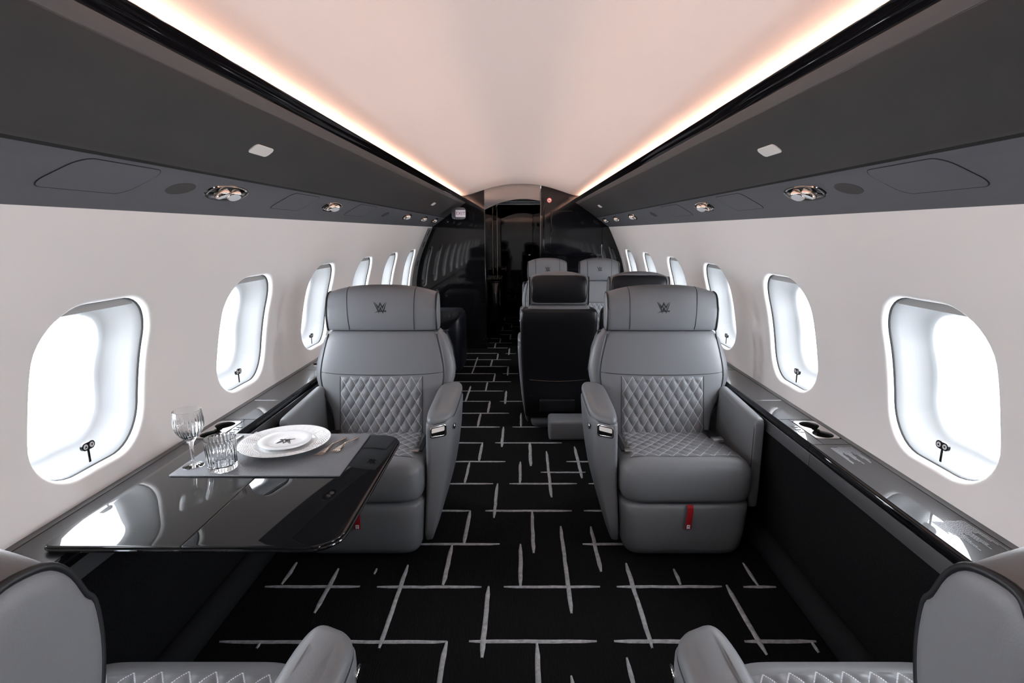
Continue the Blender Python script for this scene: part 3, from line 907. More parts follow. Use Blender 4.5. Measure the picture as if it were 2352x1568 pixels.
def make_seat(name, kx=1.0, aisle=-1, tab=True, fine=1.0):
    """aisle: side (local x sign) of the wide arm with the latch"""
    r = empty(name)
    lea = 'leather'
    # --- base with leg-rest front
    secs = []
    for z, hw, y0, y1 in ((0.004, 0.225, -0.25, 0.27), (0.018, 0.245, -0.275, 0.29), (0.05, 0.258, -0.292, 0.30), (0.12, 0.266, -0.300, 0.30), (0.20, 0.271, -0.304, 0.30), (0.238, 0.272, -0.303, 0.30), (0.250, 0.268, -0.296, 0.295), (0.256, 0.258, -0.280, 0.28)):
        secs.append([(x, y, z) for x, y in se(0, (y0 + y1) / 2, hw * kx, (y1 - y0) / 2, 9, 56)])
    mesh('leg_rest', *loft(secs), lea, parent=r, smooth=60)
    # --- seat cushion
    N = 64
    loops = []
    for z, hw, y0 in ((0.262, 0.250, -0.285), (0.268, 0.264, -0.303), (0.285, 0.272, -0.312), (0.322, 0.275, -0.3155)):
        loops.append([(x, y, z) for x, y in se(0, (y0 + 0.24) / 2, hw * kx, (0.24 - y0) / 2, 8, N)])
    for k in (1.0, 0.985, 0.95, 0.88, 0.75, 0.55, 0.3, 0.08):
        pl = se(0, (-0.314 + 0.24) / 2, 0.274 * kx * k, (0.24 + 0.314) / 2 * k, 8 - 2 * (1 - k), N)
        lp = []
        for x, y in pl:
            e_ = 0.035 * max(0, (k - 0.80) / 0.20) ** 3
            lp.append((x, y, cush_z(x, y, kx) - e_))
        loops.append(lp)
    cu = mesh('seat_cushion', *loft(loops), lea, parent=r, smooth=70)
    nw = max(3, round(8 * kx))
    def pl_seat(s_, t, h):
        y = 0.16 - 0.395 * t
        half = (0.200 + 0.030 * t) * kx
        x = (s_ - 0.5) * 2 * half
        y -= 0.012 * (1 - (2 * s_ - 1) ** 2) * t
        return (x, y, cush_z(x, y, kx) + 0.0015 + h)
    v, f, uv = quilt_grid(int(nw * 10 * fine), int(64 * fine), nw, 5, pl_seat, 0.007)
    mesh('quilted_seat', v, f, 'quilted_leather', parent=r, smooth=80, uv=uv)
    # --- back: wide bolster body, front cushion, piping, black shell
    secs = []
    for z in (0.28, 0.30, 0.36, 0.45, 0.52, 0.57, 0.61, 0.64, 0.68, 0.72, 0.78, 0.84, 0.870, 0.880, 0.885):
        hw = lerp(T_WB, z) * kx
        y0, y1 = yf(z) + 0.035, yf(z) + 0.165
        ins = 0.0 if z < 0.868 else (0.012 if z < 0.875 else (0.022 if z < 0.882 else 0.04))
        secs.append([(x, y, z) for x, y in se(0, (y0 + y1) / 2, hw - ins, (y1 - y0) / 2 - ins * 0.6, 5, 48)])
    mesh('back_bolster', *loft(secs), lea, parent=r, smooth=70)
    secs = []
    zs = [0.31, 0.33, 0.38, 0.44, 0.50, 0.54, 0.58, 0.62, 0.66, 0.70, 0.74, 0.79, 0.84, 0.868, 0.878, 0.882]
    for z in zs:
        hw = lerp(T_W, z) * kx
        ins = 0.0 if z < 0.866 else (0.006 if z < 0.875 else (0.014 if z < 0.881 else 0.026))
        y0, y1 = yf(z) + ins * 0.8, yf(z) + 0.075
        lp = []
        for x, y in se(0, (y0 + y1) / 2, hw - ins, (y1 - y0) / 2, 6, 64):
            if y < (y0 + y1) / 2: y -= 0.010 * (1 - (x / hw) ** 2)
            lp.append((x, y, z))
        secs.append(lp)
    bk = mesh('backrest', *loft(secs), lea, parent=r, smooth=70)
    def fy(x, z):
        hw = lerp(T_W, z) * kx
        n = 6.0
        q = max(0.0, 1 - abs(x / hw) ** n) ** (1 / n)
        c = yf(z) + 0.0375
        return c - 0.0375 * q - 0.010 * (1 - (x / hw) ** 2)
    for s_ in (-1, 1):
        path = [(s_ * (lerp(T_W, z) * kx * 0.990), yf(z) + 0.013, z) for z in [0.36 + 0.51 * i / 26 for i in range(27)]]
        mesh('piping', *tube(path, 0.0042, 8), 'piping', parent=bk, smooth=60)
    path = [(s_ * 0.297 * kx * (1 - 0.0), fy(s_ * 0.297 * kx, 0.676 + 0.010 * abs(s_) ** 3) + 0.0006, 0.676 + 0.010 * abs(s_) ** 3) for s_ in [-1 + i / 12 for i in range(25)]]
    mesh('seam', *tube(path, 0.0018, 6), 'piping', parent=bk, smooth=60)
    def pl_back(s_, t, h):
        z = 0.668 - 0.300 * t
        x = (s_ - 0.5) * 2 * 0.196 * kx
        return (x, fy(x, z) - 0.0015 - h, z)
    v, f, uv = quilt_grid(int(nw * 10 * fine), int(76 * fine), nw, 3.75, pl_back, 0.008)
    mesh('quilted_back', v, f, 'quilted_leather', parent=r, smooth=80, uv=uv)
    for s_ in (-1, 1):
        path = [(s_ * 0.201 * kx, fy(s_ * 0.201 * kx, z) + 0.0004, z) for z in [0.37 + 0.30 * i / 10 for i in range(11)]]
        mesh('seam', *tube(path, 0.0016, 6), 'piping', parent=bk, smooth=60)
    # rear shell
    secs = []
    for z, k, dy in ((0.085, 0.84, -0.01), (0.10, 0.88, 0.006), (0.30, 0.94, 0.012), (0.50, 0.98, 0.014), (0.66, 1.0, 0.014), (0.78, 1.0, 0.012), (0.84, 0.99, 0.008), (0.858, 0.96, 0.0), (0.865, 0.90, -0.02)):
        hw = 0.347 * kx * k if kx < 0.9 else min(0.347 * k, lerp(T_WB, max(z, 0.3)) + 0.002 if z > 0.45 else 0.30 * k)
        y1 = yf(max(z, 0.3)) + 0.176 + dy + (0.02 if z < 0.3 else 0)
        y0 = y1 - (0.115 if kx < 0.9 else 0.06)
        secs.append([(x, y, z) for x, y in se(0, (y0 + y1) / 2, hw, (y1 - y0) / 2, 6, 48)])
    sh = mesh('back_shell', *loft(secs), 'leather_black', parent=r, smooth=70)
    for zz, sag in ((0.365, 0.012), (0.245, 0.010)):
        path = []
        for i in range(21):
            x = (-1 + i / 10) * 0.262 * kx
            z = zz - sag * (1 - (x / (0.262 * kx)) ** 2)
            path.append((x, yf(0.3 if z < 0.3 else z) + 0.176 + 0.0125 + (0.012 if z < 0.3 else 0.006) * 0 + 0.0008, z))
        mesh('seam', *tube(path, 0.0016, 6), 'dark_chrome' if zz > 0.3 else 'piping', parent=sh, smooth=60)
    mesh('rear_pocket', *bevbox(-0.17 * kx, 0.17 * kx, 0.26, 0.328, 0.13, 0.225, 0.012, 3), 'leather_black', parent=sh)
    # --- headrest
    def hr_prof(x):
        u = abs(x) / (0.272 * kx)
        top = 1.104 - 0.040 * u ** 2.6
        ff = 0.243 + 0.010 * u ** 3
        bb = 0.372 - 0.01 * u ** 3
        c = [(ff + 0.008, 0.891), (ff, 0.912), (ff - 0.006, 0.95), (ff - 0.005, 0.99), (ff + 0.004, top - 0.060), (ff + 0.016, top - 0.030), (ff + 0.034, top - 0.010), (ff + 0.060, top - 0.001),
             (ff + 0.085, top), (bb - 0.014, top - 0.010), (bb - 0.002, top - 0.034), (bb, top - 0.08), (bb - 0.004, 0.935), (bb - 0.010, 0.900), (bb - 0.026, 0.886), (ff + 0.024, 0.885)]
        pr, n_ = [], len(c)
        for i in range(n_):
            p0, p1, p2, p3 = c[i - 1], c[i], c[(i + 1) % n_], c[(i + 2) % n_]
            for t in (0.0, 0.33, 0.67):
                pr.append(tuple(0.5 * (2 * p1[q] + (p2[q] - p0[q]) * t + (2 * p0[q] - 5 * p1[q] + 4 * p2[q] - p3[q]) * t * t + (3 * p1[q] - p0[q] - 3 * p2[q] + p3[q]) * t ** 3) for q in (0, 1)))
        return pr
    xs_ = [-1 + 2 * i / 28 for i in range(29)]
    loops = [[(x * 0.266 * kx, y, z) for y, z in hr_prof(x * 0.266 * kx)] for x in xs_]
    def endcap(sg):
        base = hr_prof(sg * 0.272 * kx)
        cy = sum(p[0] for p in base) / len(base); cz = sum(p[1] for p in base) / len(base)
        return [[(sg * (0.266 + d) * kx, cy + (y - cy) * k, cz + (z - cz) * k) for y, z in base] for d, k in ((0.0035, 0.98), (0.006, 0.93), (0.008, 0.75), (0.009, 0.4))]
    lo = endcap(-1)[::-1] + loops + endcap(1)
    hr = mesh('headrest', *loft(lo), lea, parent=r, smooth=70)
    for sg in (-1, 1):
        pr = hr_prof(sg * 0.266 * kx)
        mesh('piping', *tube([(sg * 0.267 * kx, y, z) for y, z in pr], 0.0045, 8, closed=True), 'piping', parent=hr, smooth=60)
        sx = sg * 0.168 * kx
        pr = hr_prof(sx)[:26]
        path = [(sx - sg * 0.010 * (1 - i / 25) * kx, y - 0.0002, z) for i, (y, z) in enumerate(pr)]
        mesh('seam', *tube(path, 0.0019, 6), 'piping', parent=hr, smooth=60)
    def on_hr(u, v, lift):
        z = 1.000 + v
        pr = hr_prof(u)
        y = pr[0][0]
        for a, b in zip(pr, pr[1:]):
            if min(a[1], b[1]) <= z <= max(a[1], b[1]):
                y = a[0] + (b[0] - a[0]) * (z - a[1]) / (b[1] - a[1] + 1e-9)
                break
        return (u, y - lift, z)
    emblem(on_hr, 0.064 * (1.0 if kx > 0.9 else 0.85)).build('emblem', 'emblem_black', hr, smooth=0)
    # black rear pad of the headrest
    secs = []
    for z, hw, d in ((0.900, 0.215, 0.000), (0.908, 0.240, 0.012), (0.94, 0.252, 0.024), (1.00, 0.254, 0.030), (1.045, 0.250, 0.024), (1.068, 0.238, 0.010), (1.075, 0.21, -0.004)):
        lp = []
        for x, y in se(0, 0.345, hw * kx, 0.018 + d * 0.8, 5, 48):
            zz = z + (0.012 * (1 - (x / (0.25 * kx)) ** 2) if z > 1.0 else 0)
            lp.append((x, y, zz))
        secs.append(lp)
    mesh('headrest_back', *loft(secs), 'leather_black', parent=r, smooth=70)
    mesh('neck_post', *bevbox(-0.10 * kx, 0.10 * kx, 0.285, 0.335, 0.86, 0.90, 0.006, 2), 'dark_gap', parent=r)
    # --- aisle-side arm: tall shell, padded top, chrome latch
    s_ = aisle
    ka = 1.0 if kx > 0.9 else 0.60
    X = lambda a: s_ * ((a - 0.275) * ka + 0.275 * kx)
    secs = []
    for z, xi, xo, y0, y1 in ((0.035, 0.262, 0.285, -0.200, 0.24), (0.05, 0.262, 0.300, -0.222, 0.26), (0.10, 0.264, 0.318, -0.243, 0.28), (0.16, 0.268, 0.336, -0.248, 0.28), (0.24, 0.272, 0.356, -0.246, 0.27), (0.34, 0.276, 0.374, -0.240, 0.26),
                              (0.44, 0.277, 0.388, -0.232, 0.25), (0.54, 0.277, 0.397, -0.224, 0.24), (0.565, 0.278, 0.398, -0.220, 0.24), (0.572, 0.281, 0.395, -0.216, 0.235)):
        lp = [(x, y, z) for x, y in se((X(xi) + X(xo)) / 2, (y0 + y1) / 2, abs(X(xo) - X(xi)) / 2, (y1 - y0) / 2, 7, 48)]
        secs.append(lp)
    def cham(p):
        t = min(1, max(0, (abs(p[0]) - abs(X(0.279))) / abs(X(0.397) - X(0.279))))
        w_ = min(1, max(0, (0.10 - p[1]) / 0.30))
        return (p[0], p[1] + 0.062 * t ** 1.7 * w_ * min(1, max(0, (p[2] - 0.05) / 0.3)), p[2] + (0.010 * t if p[2] > 0.53 else 0))
    secs = [[cham(p) for p in lp] for lp in secs]
    arm = mesh('aisle_arm', *loft(secs), lea, parent=r, smooth=60)
    secs = []
    for z, ins in ((0.574, 0.007), (0.577, 0.002), (0.584, 0.0), (0.594, 0.002), (0.602, 0.008), (0.607, 0.018), (0.609, 0.032)):
        lp = []
        for x, y in se(X(0.338), 0.012, 0.060 * ka - ins * ka, 0.232 - ins, 5, 48):
            t = (y + 0.22) / 0.45
            lp.append(cham((x, y, z + 0.020 * t - 0.012 * max(0, 1 - t * 3) ** 2)))
        secs.append(lp)
    # the pad follows a gentle slope; its underside is tucked into the arm
    mesh('arm_pad', *loft([[(x, y, min(z, 0.576)) for x, y, z in secs[0]]] + secs[1:]), lea, parent=r, smooth=70)
    mesh('pad_piping', *tube([(x + (0.0006 if x > X(0.338) else -0.0006), y, z + 0.0005) for x, y, z in secs[1]], 0.0015, 6, closed=True), 'piping', parent=arm, smooth=60)
    fx = X(0.335)
    y_f = lambda z: -0.2245 - 0.08 * (0.54 - z)
    def face_pt(a, b, o): return cham((fx + a, y_f(0.537 + b) - o, 0.537 + b))
    fr = rr(0, 0, 0.0325 * ka, 0.0220, 0.010, 4)
    inn = rr(0, 0, 0.0265 * ka, 0.0160, 0.006, 4)
    mesh('latch_frame', *loft([[face_pt(a, b, -0.004) for a, b in fr], [face_pt(a, b, 0.0035) for a, b in fr], [face_pt(a, b, 0.0045) for a, b in rr(0, 0, 0.0300 * ka, 0.0195, 0.008, 4)], [face_pt(a, b, 0.0035) for a, b in inn], [face_pt(a, b, -0.003) for a, b in inn]], cap=False), 'chrome', parent=arm, smooth=50)
    mesh('latch_plate', *loft([[face_pt(a, b, -0.002) for a, b in inn], [face_pt(a, b, 0.0012) for a, b in inn]]), 'dark_chrome', parent=arm)
    pad_ = rr(0, 0.0065, 0.0250 * ka, 0.0085, 0.003, 3)
    mesh('latch_paddle', *loft([[face_pt(a, b, 0.0012) for a, b in pad_], [face_pt(a, b, 0.0020 + 0.36 * (0.0155 - b)) for a, b in pad_]]), 'chrome', parent=arm)
    MB().add(*bevbox(X(0.3955) - 0.003, X(0.3955) + 0.003, -0.155, -0.125, 0.530, 0.552, 0.002, 1)).build('side_button', 'chrome', arm)
    # --- window-side arm: slim upright panel
    s_ = -aisle
    secs = []
    for z, ins in ((0.20, 0.010), (0.21, 0.002), (0.30, 0.0), (0.50, 0.0), (0.575, 0.001), (0.590, 0.005), (0.597, 0.013), (0.599, 0.022)):
        lp = []
        for x, y in se(X(0.304), -0.005, (0.027 - ins) * ka, 0.218 - ins, 7, 44):
            lp.append((x, y, z + (0.022 * (y + 0.22) / 0.44 if z > 0.4 else 0)))
        secs.append(lp)
    wa = mesh('window_arm', *loft(secs), lea, parent=r, smooth=60)
    path = [(X(0.283), -0.214, 0.24), (X(0.283), -0.217, 0.40), (X(0.283), -0.217, 0.55), (X(0.2845), -0.212, 0.578), (X(0.2835), -0.19, 0.584), (X(0.2835), 0.0, 0.594), (X(0.2835), 0.16, 0.604)]
    mesh('piping', *tube(path, 0.0014, 6), 'piping', parent=wa, smooth=60)
    # --- belt: webbing ends with buckle and tongue
    a_ = aisle
    bx = a_ * 0.215 * kx
    zz = cush_z(bx, -0.13, kx) + 0.004
    mesh('belt_tongue', *bevbox(bx - 0.028, bx + 0.028, -0.175, -0.150, zz, zz + 0.010, 0.003, 2), 'satin_metal', parent=r)
    mesh('belt_strap', *bevbox(bx - 0.012 + a_ * 0.03, bx + 0.012 + a_ * 0.03, -0.16, 0.03, zz - 0.002, zz + 0.004, 0.002, 1), 'leather_black', parent=r)
    bx = -a_ * 0.212 * kx
    zz = cush_z(bx, 0.0, kx) + 0.004
    mesh('belt_buckle', *bevbox(bx - 0.025, bx + 0.025, -0.030, 0.012, zz, zz + 0.016, 0.004, 2), 'satin_metal', parent=r)
    mesh('belt_strap', *bevbox(bx - 0.024, bx + 0.024, 0.010, 0.12, zz - 0.003, zz + 0.006, 0.002, 1), 'leather_black', parent=r)
    # --- red pull tab with a small white pictogram
    if tab:
        tx = 0.008
        path = [(-0.3015, 0.256), (-0.312, 0.247), (-0.3155, 0.235), (-0.313, 0.19), (-0.3105, 0.150)]
        w = 0.0125
        v = []
        for y, z in path:
            sway = 0.004 * (0.256 - z) / 0.1
            v += [(tx - w - sway, y, z), (tx + w - sway, y, z), (tx + w - sway, y + 0.0018, z), (tx - w - sway, y + 0.0018, z)]
        tb = mesh('pull_tab', *loft([v[i * 4:i * 4 + 4] for i in range(5)]), 'red_fabric', parent=r, smooth=30)
        pi_ = MB()
        for x0, x1, z0, z1 in ((-0.0065, -0.0032, 0.154, 0.170), (0.0032, 0.0065, 0.154, 0.170), (-0.0065, 0.0065, 0.1675, 0.171), (-0.0014, 0.0014, 0.155, 0.163)):
            pi_.add(*bevbox(tx - 0.004 + x0, tx - 0.004 + x1, -0.3135, -0.3108, z0, z1, 0, 1))
        pi_.build('pictogram', 'print_white', tb, smooth=0)
    return r

def dup(root, loc, rz, label, cat, group=None):
    def cp(o, par):
        c = o.copy(); COL.objects.link(c)
        if par: c.parent = par
        for ch in list(o.children): cp(ch, c)
        return c
    q = cp(root, None)
    q.location = loc; q.rotation_euler = (0, 0, rz)
    return tag(q, label, cat, group)

G1 = 'single lounge seats'
sr = make_seat('lounge_chair', 1.0, -1)
sr.location = (0.704, 2.35, 0)
tag(sr, 'grey leather lounge seat with red pull tab facing the camera on the right', 'seat', G1)
sl = make_seat('lounge_chair', 1.0, 1)
sl.location = (-0.667, 2.35, 0)
tag(sl, 'grey leather lounge seat facing the camera behind the laid dining table', 'seat', G1)
dup(sr, (-0.685, 0.735, 0), pi, 'near grey lounge seat at the bottom left corner, seen from behind', 'seat', G1)
dup(sl, (0.700, 0.735, 0), pi, 'near grey lounge seat at the bottom right corner, seen from behind', 'seat', G1)
G2 = 'conference seats on the right'
fa = make_seat('conference_chair', 0.73, -1, tab=False, fine=0.6)
fa.location = (0.270, 5.12, 0)
tag(fa, 'far grey seat beside the passage opening, emblem headrest facing the camera', 'seat', G2)
dup(fa, (0.783, 5.12, 0), 0, 'far grey seat next to the right windows, emblem headrest facing the camera', 'seat', G2)
fb = make_seat('conference_chair', 0.73, 1, tab=False, fine=0.6)
fb.location = (0.262, 3.90, 0); fb.rotation_euler = (0, 0, pi)
tag(fb, 'seat on the aisle turned away, showing its full black leather back', 'seat', G2)
dup(fb, (0.788, 3.90, 0), pi, 'seat turned away, black headrest showing above the right grey seat', 'seat', G2)
o = mesh('seat_plinth', *bevbox(0.195, 0.98, 3.375, 3.545, 0.0, 0.140, 0.022, 4), 'leather', at=(0.58, 3.5, 0))
tag(o, 'low grey leather plinth on the floor behind the black seat back', 'plinth')

# ---------------------------------------------------------------- tables
def outline(x0, x1, y0, y1, radii, k=8):
    """(x0 y0), (x1 y0), (x1 y1), (x0 y1) corner radii"""
    o = []
    for (cx, cy, qx, qy, a0), r_ in zip(((x0, y0, 1, 1, 180), (x1, y0, -1, 1, 270), (x1, y1, -1, -1, 0), (x0, y1, 1, -1, 90)), radii):
        for i in range(k + 1):
            a = radians(a0 + 90 * i / k)
            o.append((cx + qx * r_ + r_ * cos(a), cy + qy * r_ + r_ * sin(a)))
    return o
def make_table(name, x0, xj, x1, y0, y1, label, z=0.640, th=0.0175):
    e = empty(name, ((x0 + x1) / 2, (y0 + y1) / 2, z - th))
    tag(e, label, 'table')
    off = ((x0 + x1) / 2, (y0 + y1) / 2, z - th)
    def P(nm, vf, m, par=e, sm=40): return mesh(nm, [(a - off[0], b - off[1], c - off[2]) for a, b, c in vf[0]], vf[1], m, parent=par, smooth=sm)
    P('inner_leaf', slab(outline(x0, xj - 0.0008, y0, y1, (0.030, 0.002, 0.002, 0.030)), z - th, z, 0.0035), 'table_weave')
    P('outer_leaf', slab(outline(xj + 0.0008, x1, y0, y1, (0.002, 0.075, 0.075, 0.002)), z - th, z, 0.0035), 'gloss_black')
    P('edge_bead', tube([(a, b, z - th * 0.55) for a, b in outline(x0 - 0.001, x1 + 0.001, y0 - 0.001, y1 + 0.001, (0.03, 0.075, 0.075, 0.03), 8)], 0.003, 8, closed=True), 'gloss_black')
    P('support', bevbox(x0 + 0.10, xj - 0.02, (y0 + y1) / 2 - 0.16, (y0 + y1) / 2 + 0.16, z - th - 0.022, z - th - 0.0005, 0.004, 1), 'dark_chrome')
    P('hinge', bevbox(xj - 0.004, xj + 0.004, y0 + 0.05, y0 + 0.12, z - th - 0.006, z - th - 0.0002, 0.001, 1), 'chrome')
    return e
make_table('dining_table', -1.108, -0.778, -0.412, 1.140, 1.848, 'glossy black fold-out dining table laid with plate and glasses')
make_table('conference_table', -1.03, -0.80, -0.535, 3.95, 4.95, 'dark fold-out table half hidden behind the left lounge seat')
ot = []
for z, k in ((0.02, 0.92), (0.04, 0.97), (0.10, 1.0), (0.40, 1.0), (0.52, 0.99), (0.56, 0.95), (0.585, 0.86), (0.595, 0.6)):
    ot.append([(x, y, z) for x, y in se(-0.79, 5.34, 0.23 * k, 0.30 * k, 6, 44)])
o = mesh('ottoman', *loft(ot), 'leather_navy', at=(-0.79, 5.34, 0), smooth=60)
tag(o, 'dark navy upholstered seat block against the left black partition', 'ottoman')
cbn = empty('passage_cabinet', (-0.345, 7.6, 0))
tag(cbn, 'dark low cabinet standing in the passage by its left wall', 'cabinet')
mesh('body', *bevbox(-0.062, 0.062, -0.5, 0.5, 0.0, 0.70, 0.006, 2), 'lacquer', parent=cbn)
mesh('worktop', *bevbox(-0.066, 0.070, -0.505, 0.505, 0.701, 0.722, 0.006, 2), 'gloss_black', parent=cbn)
mesh('handle', *bevbox(0.063, 0.073, -0.46, -0.445, 0.40, 0.62, 0.003, 1), 'chrome', parent=cbn)

# ---------------------------------------------------------------- place setting
ZT = 0.6405
pm = mesh('placemat', *slab(outline(-1.040, -0.527, 1.504, 1.846, (0.006,) * 4, 3), ZT, ZT + 0.0050, 0.0018), 'placemat', at=(-0.78, 1.675, ZT))
tag(pm, 'grey leather placemat on the black dining table', 'placemat')
ZM = ZT + 0.0052
PCX, PCY = -0.786, 1.735
# dinner plate with a woven-relief rim
dp = [(0.080, 0.0), (0.084, 0.0015), (0.100, 0.009), (0.125, 0.014), (0.1455, 0.0185), (0.1470, 0.0197), (0.1455, 0.0207)]
rim = [(0.1445 - 0.0465 * i / 26, 0.0205 - 0.0095 * i / 26) for i in range(27)]
prf = dp + rim + [(0.094, 0.0092), (0.088, 0.0062), (0.080, 0.0048), (0.040, 0.0042), (0.002, 0.0042)]
def rimmod(i, r, z, t):
    if len(dp) + 2 <= i < len(dp) + 25:
        return (r, z + 0.00075 * (1 if (i % 2) else -1) * (1 if sin(60 * t + (i // 2 % 2) * pi) > 0 else -0.6))
    return (r, z)
pt = mesh('dinner_plate', *lathe(prf, 240, PCX, PCY, ZM, rimmod), 'porcelain', at=(PCX, PCY, ZM), smooth=30)
tag(pt, 'large white dinner plate with a fine textured rim on the placemat', 'plate')
sp_ = [(0.048, 0.0), (0.052, 0.0005), (0.066, 0.0075), (0.0835, 0.0125), (0.0855, 0.0160), (0.0850, 0.0182), (0.0825, 0.0188), (0.066, 0.0165), (0.058, 0.0130), (0.052, 0.0112), (0.03, 0.0106), (0.002, 0.0106)]
ZP = ZM + 0.0046
sp2 = mesh('side_plate', *lathe(sp_, 72, PCX, PCY, ZP), 'porcelain', at=(PCX, PCY, ZP), smooth=40)
tag(sp2, 'small white plate with black emblem stacked on the dinner plate', 'plate')
ca, sa = -1.0, 0.0
def on_plate(u, v, l): return (u * ca - v * sa, u * sa + v * ca, 0.0108 + l)
emblem(on_plate, 0.050).build('emblem', 'emblem_black', sp2, smooth=0)

# wine glass, cut bowl
GX, GY = -1.003, 1.571
gp = [(0.0020, 0.0006), (0.029, 0.0004), (0.0305, 0.0012), (0.0295, 0.0026), (0.016, 0.0044), (0.0068, 0.008), (0.0050, 0.016), (0.0046, 0.040), (0.0052, 0.062), (0.0085, 0.078), (0.017, 0.090), (0.029, 0.103), (0.0385, 0.118), (0.0425, 0.133), (0.0428, 0.148), (0.0405, 0.166), (0.0388, 0.181)]
gi = [(0.0378, 0.1814), (0.0392, 0.166), (0.0412, 0.148), (0.0408, 0.133), (0.0365, 0.118), (0.027, 0.105), (0.014, 0.094), (0.002, 0.089)]
def glassmod(i, r, z, t):
    if i < len(gp) and 0.084 < z < 0.172:
        k = min(1, (z - 0.084) / 0.02) * min(1, (0.172 - z) / 0.02)
        return r - 0.0013 * k * (1 - abs(cos(14 * t)) ** 0.7)
    return r
gl = mesh('wine_glass', *lathe(gp + gi, 168, GX, GY, ZM, glassmod), 'crystal', at=(GX, GY, ZM), smooth=35)
tag(gl, 'stemmed crystal wine glass with a cut bowl at the placemat corner', 'glass')
TX, TY = -0.901, 1.552
tp = [(0.002, 0.0008), (0.038, 0.0006), (0.0405, 0.0030), (0.0412, 0.012), (0.0425, 0.035), (0.0440, 0.070), (0.0450, 0.098), (0.0450, 0.1005)]
ti = [(0.0436, 0.1010), (0.0428, 0.070), (0.0410, 0.035), (0.0395, 0.020), (0.036, 0.016), (0.002, 0.0155)]
def tummod(i, r, z, t):
    if i < len(tp) and 0.002 < z < 0.099:
        k = max(0, min(1, (0.092 - z) / 0.012))
        return r - 0.0014 * k * (1 - abs(cos(13 * t)) ** 0.8)
    return r
tpd = []
for (r0, z0), (r1, z1) in zip(tp, tp[1:]):
    tpd += [(r0, z0), ((r0 + r1) / 2, (z0 + z1) / 2)]
tpd.append(tp[-1])
tp = tpd
tu = mesh('tumbler', *lathe(tp + ti, 156, TX, TY, ZM, tummod), 'crystal', at=(TX, TY, ZM), smooth=35)
tag(tu, 'short crystal tumbler with vertical cuts beside the dinner plate', 'glass')

# cutlery
def bar_path(pts, name_, m_, par, at, smooth=50):
    """pts: (s, half_width, z_mid, half_thick) along +y"""
    loops = [[(a, s, z + b) for a, b in se(0, 0, w, h, 3, 14)] for s, w, z, h in pts]
    return mesh(name_, *loft(loops), m_, parent=par, smooth=smooth)
def make_fork(name, tip, end, label):
    L = hypot(end[0] - tip[0], end[1] - tip[1])
    e = empty(name, (tip[0], tip[1], ZM), -math.atan2(end[0] - tip[0], end[1] - tip[1]))
    tag(e, label, 'fork', 'forks right of the plate')
    k = L / 0.165
    hn = bar_path([(0.060 * k, 0.0065, 0.006, 0.0010), (0.070 * k, 0.0040, 0.0075, 0.0015), (0.085 * k, 0.0026, 0.0090, 0.0020), (0.105 * k, 0.0030, 0.0075, 0.0020), (0.135 * k, 0.0050, 0.0042, 0.0022), (0.158 * k, 0.0064, 0.0030, 0.0022), (0.165 * k, 0.0045, 0.0028, 0.0016)], 'handle', 'rose_chrome', e, None)
    bar_path([(0.030 * k, 0.0115, 0.0030, 0.0010), (0.040 * k, 0.0120, 0.0038, 0.0011), (0.052 * k, 0.0100, 0.0050, 0.0011), (0.062 * k, 0.0060, 0.0062, 0.0011)], 'head', 'rose_chrome', e, None)
    for q in range(4):
        x = (q - 1.5) * 0.0064
        t = bar_path([(0.0, 0.0009, 0.0060, 0.0006), (0.010 * k, 0.0015, 0.0036, 0.0008), (0.022 * k, 0.0017, 0.0026, 0.0009), (0.034 * k, 0.0019, 0.0032, 0.0010)], 'tine', 'rose_chrome', e, None)
        t.location = (x, 0, 0)
make_fork('fork', (-0.645, 1.640), (-0.604, 1.802), 'larger polished fork lying nearer the plate on the placemat')
make_fork('fork', (-0.603, 1.668), (-0.562, 1.802), 'smaller polished fork lying nearer the placemat edge')
kn = empty('knife', (-0.928, 1.640, ZM), radians(3))
tag(kn, 'polished table knife between the tumbler and the dinner plate', 'knife')
bar_path([(0.0, 0.0015, 0.0026, 0.0005), (0.012, 0.0060, 0.0026, 0.0006), (0.060, 0.0088, 0.0026, 0.0007), (0.095, 0.0070, 0.0028, 0.0010), (0.100, 0.0045, 0.0030, 0.0016)], 'blade', 'chrome', kn, None)
bar_path([(0.100, 0.0045, 0.0034, 0.0020), (0.125, 0.0048, 0.0042, 0.0026), (0.180, 0.0060, 0.0044, 0.0028), (0.205, 0.0062, 0.0042, 0.0026), (0.209, 0.0040, 0.0040, 0.0018)], 'handle', 'dark_chrome', kn, None)
spn = empty('spoon', (-0.972, 1.655, ZM), radians(2))
tag(spn, 'polished spoon lying behind the tumbler at the left of the placemat', 'spoon')
bar_path([(0.0, 0.004, 0.0050, 0.0008), (0.006, 0.0105, 0.0032, 0.0010), (0.020, 0.0145, 0.0022, 0.0012), (0.036, 0.0125, 0.0030, 0.0012), (0.048, 0.0050, 0.0050, 0.0012)], 'bowl', 'chrome', spn, None)
bar_path([(0.046, 0.0045, 0.0048, 0.0012), (0.065, 0.0028, 0.0070, 0.0018), (0.12, 0.0040, 0.0046, 0.0020), (0.160, 0.0062, 0.0032, 0.0020), (0.168, 0.0040, 0.0030, 0.0014)], 'handle', 'chrome', spn, None)

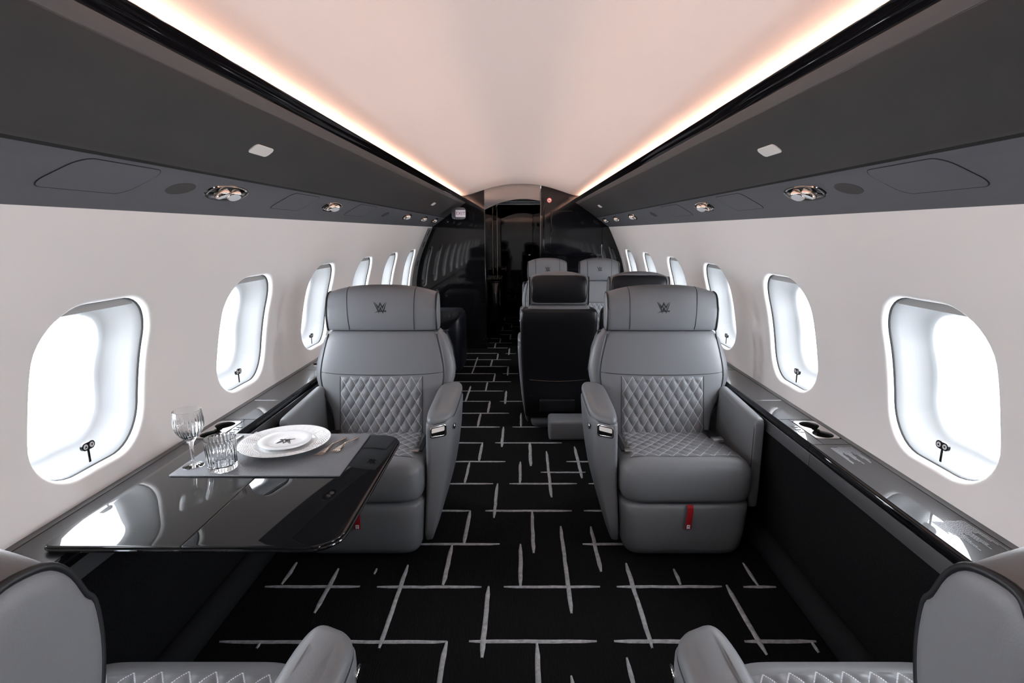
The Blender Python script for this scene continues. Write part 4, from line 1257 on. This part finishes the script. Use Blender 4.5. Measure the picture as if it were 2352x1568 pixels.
# ---------------------------------------------------------------- signs
def text_mesh(name, body, size, m, parent, loc, rot, depth=0.0006):
    cu = bpy.data.curves.new(name, 'FONT')
    cu.body = body; cu.size = size; cu.align_x = 'CENTER'; cu.align_y = 'CENTER'; cu.extrude = depth
    cu.resolution_u = 3
    t = bpy.data.objects.new(name + '_src', cu)
    COL.objects.link(t)
    dg = bpy.context.evaluated_depsgraph_get()
    me = bpy.data.meshes.new_from_object(t.evaluated_get(dg))
    bpy.data.objects.remove(t)
    bpy.data.curves.remove(cu)
    me.materials.clear(); me.materials.append(MATS[m])
    o = bpy.data.objects.new(name, me)
    COL.objects.link(o)
    o.parent = parent; o.location = loc; o.rotation_euler = rot
    return o
ex = empty('exit_sign', (-0.640, 5.80, 1.545), radians(20))
tag(ex, 'small wedge EXIT sign under the far end of the left bin', 'sign')
secs = []
for y, k in ((-0.050, 0.90), (-0.046, 0.98), (-0.03, 1.0), (0.03, 0.95), (0.06, 0.8)):
    secs.append([(x, y, z) for x, z in se(-0.005 - 0.010 * (y + 0.05) / 0.1, 0.002, 0.066 * k, 0.062 * k, 4, 32)])
mesh('housing', *loft(secs), 'service_grey', parent=ex, smooth=60)
mesh('legend_panel', *bevbox(-0.052, 0.052, -0.0535, -0.049, -0.036, 0.036, 0.002, 1), 'exit_white', parent=ex)
text_mesh('lettering', 'EXIT', 0.048, 'exit_purple', ex, (0, -0.0538, 0.0), (radians(90), 0, 0))
ns = empty('no_smoking_sign', (0.324, YR - 0.001, 1.706))
tag(ns, 'small round red and white no smoking sign on the right partition', 'sign')
def ydisc(r, y0, y1, n=28): return loft([[(r * cos(2 * pi * k / n), y, r * sin(2 * pi * k / n)) for k in range(n)] for y in (y0, y1)])
mesh('disc', *ydisc(0.028, -0.002, 0.0), 'print_white', parent=ns)
ri = MB()
n = 28
ri.add(*loft([[(r_ * cos(2 * pi * k / n), y, r_ * sin(2 * pi * k / n)) for k in range(n)] for r_, y in ((0.028, -0.002), (0.028, -0.003), (0.0225, -0.003), (0.0225, -0.002))], cap=False))
v, f = bevbox(-0.024, 0.024, -0.0032, -0.002, -0.0022, 0.0022, 0, 1)
R45 = Matrix.Rotation(radians(45), 3, 'Y')
ri.add([tuple(R45 @ Vector(p)) for p in v], f)
ri.build('ring_and_bar', 'sign_red', ns, smooth=30)
cg = MB().add(*bevbox(-0.015, 0.009, -0.0028, -0.002, -0.006, -0.001, 0, 1)).add(*bevbox(0.0105, 0.0135, -0.0028, -0.002, -0.006, 0.004, 0, 1))
cg.build('cigarette', 'emblem_black', ns, smooth=0)
pc = empty('door_placard', (-0.400, YH - 0.036, 1.552))
tag(pc, 'tiny white shield-shaped placard beside the far door', 'placard')
shp = [(-0.020, 0.026), (0.020, 0.026), (0.020, -0.010), (0.0, -0.028), (-0.020, -0.010)]
mesh('shield', *loft([[(x, y, z) for x, z in shp] for y in (-0.002, 0.0)]), 'print_grey', parent=pc, smooth=0)
mesh('mark', *bevbox(-0.005, 0.005, -0.003, -0.002, -0.012, 0.014, 0, 1), 'emblem_black', parent=pc, smooth=0)
wp = empty('switch_plate', (0.190, YH - 0.012, 1.466))
tag(wp, 'small pale switch plate on the far passage door', 'switch')
mesh('plate', *bevbox(-0.022, 0.022, -0.003, 0.0, -0.026, 0.026, 0.001, 1), 'print_grey', parent=wp)
for i in range(2):
    for j in range(2):
        mesh('key', *bevbox(-0.016 + 0.018 * i, -0.002 + 0.018 * i, -0.005, -0.003, -0.020 + 0.021 * j, -0.002 + 0.021 * j, 0, 1), 'emblem_black', parent=wp, smooth=0)
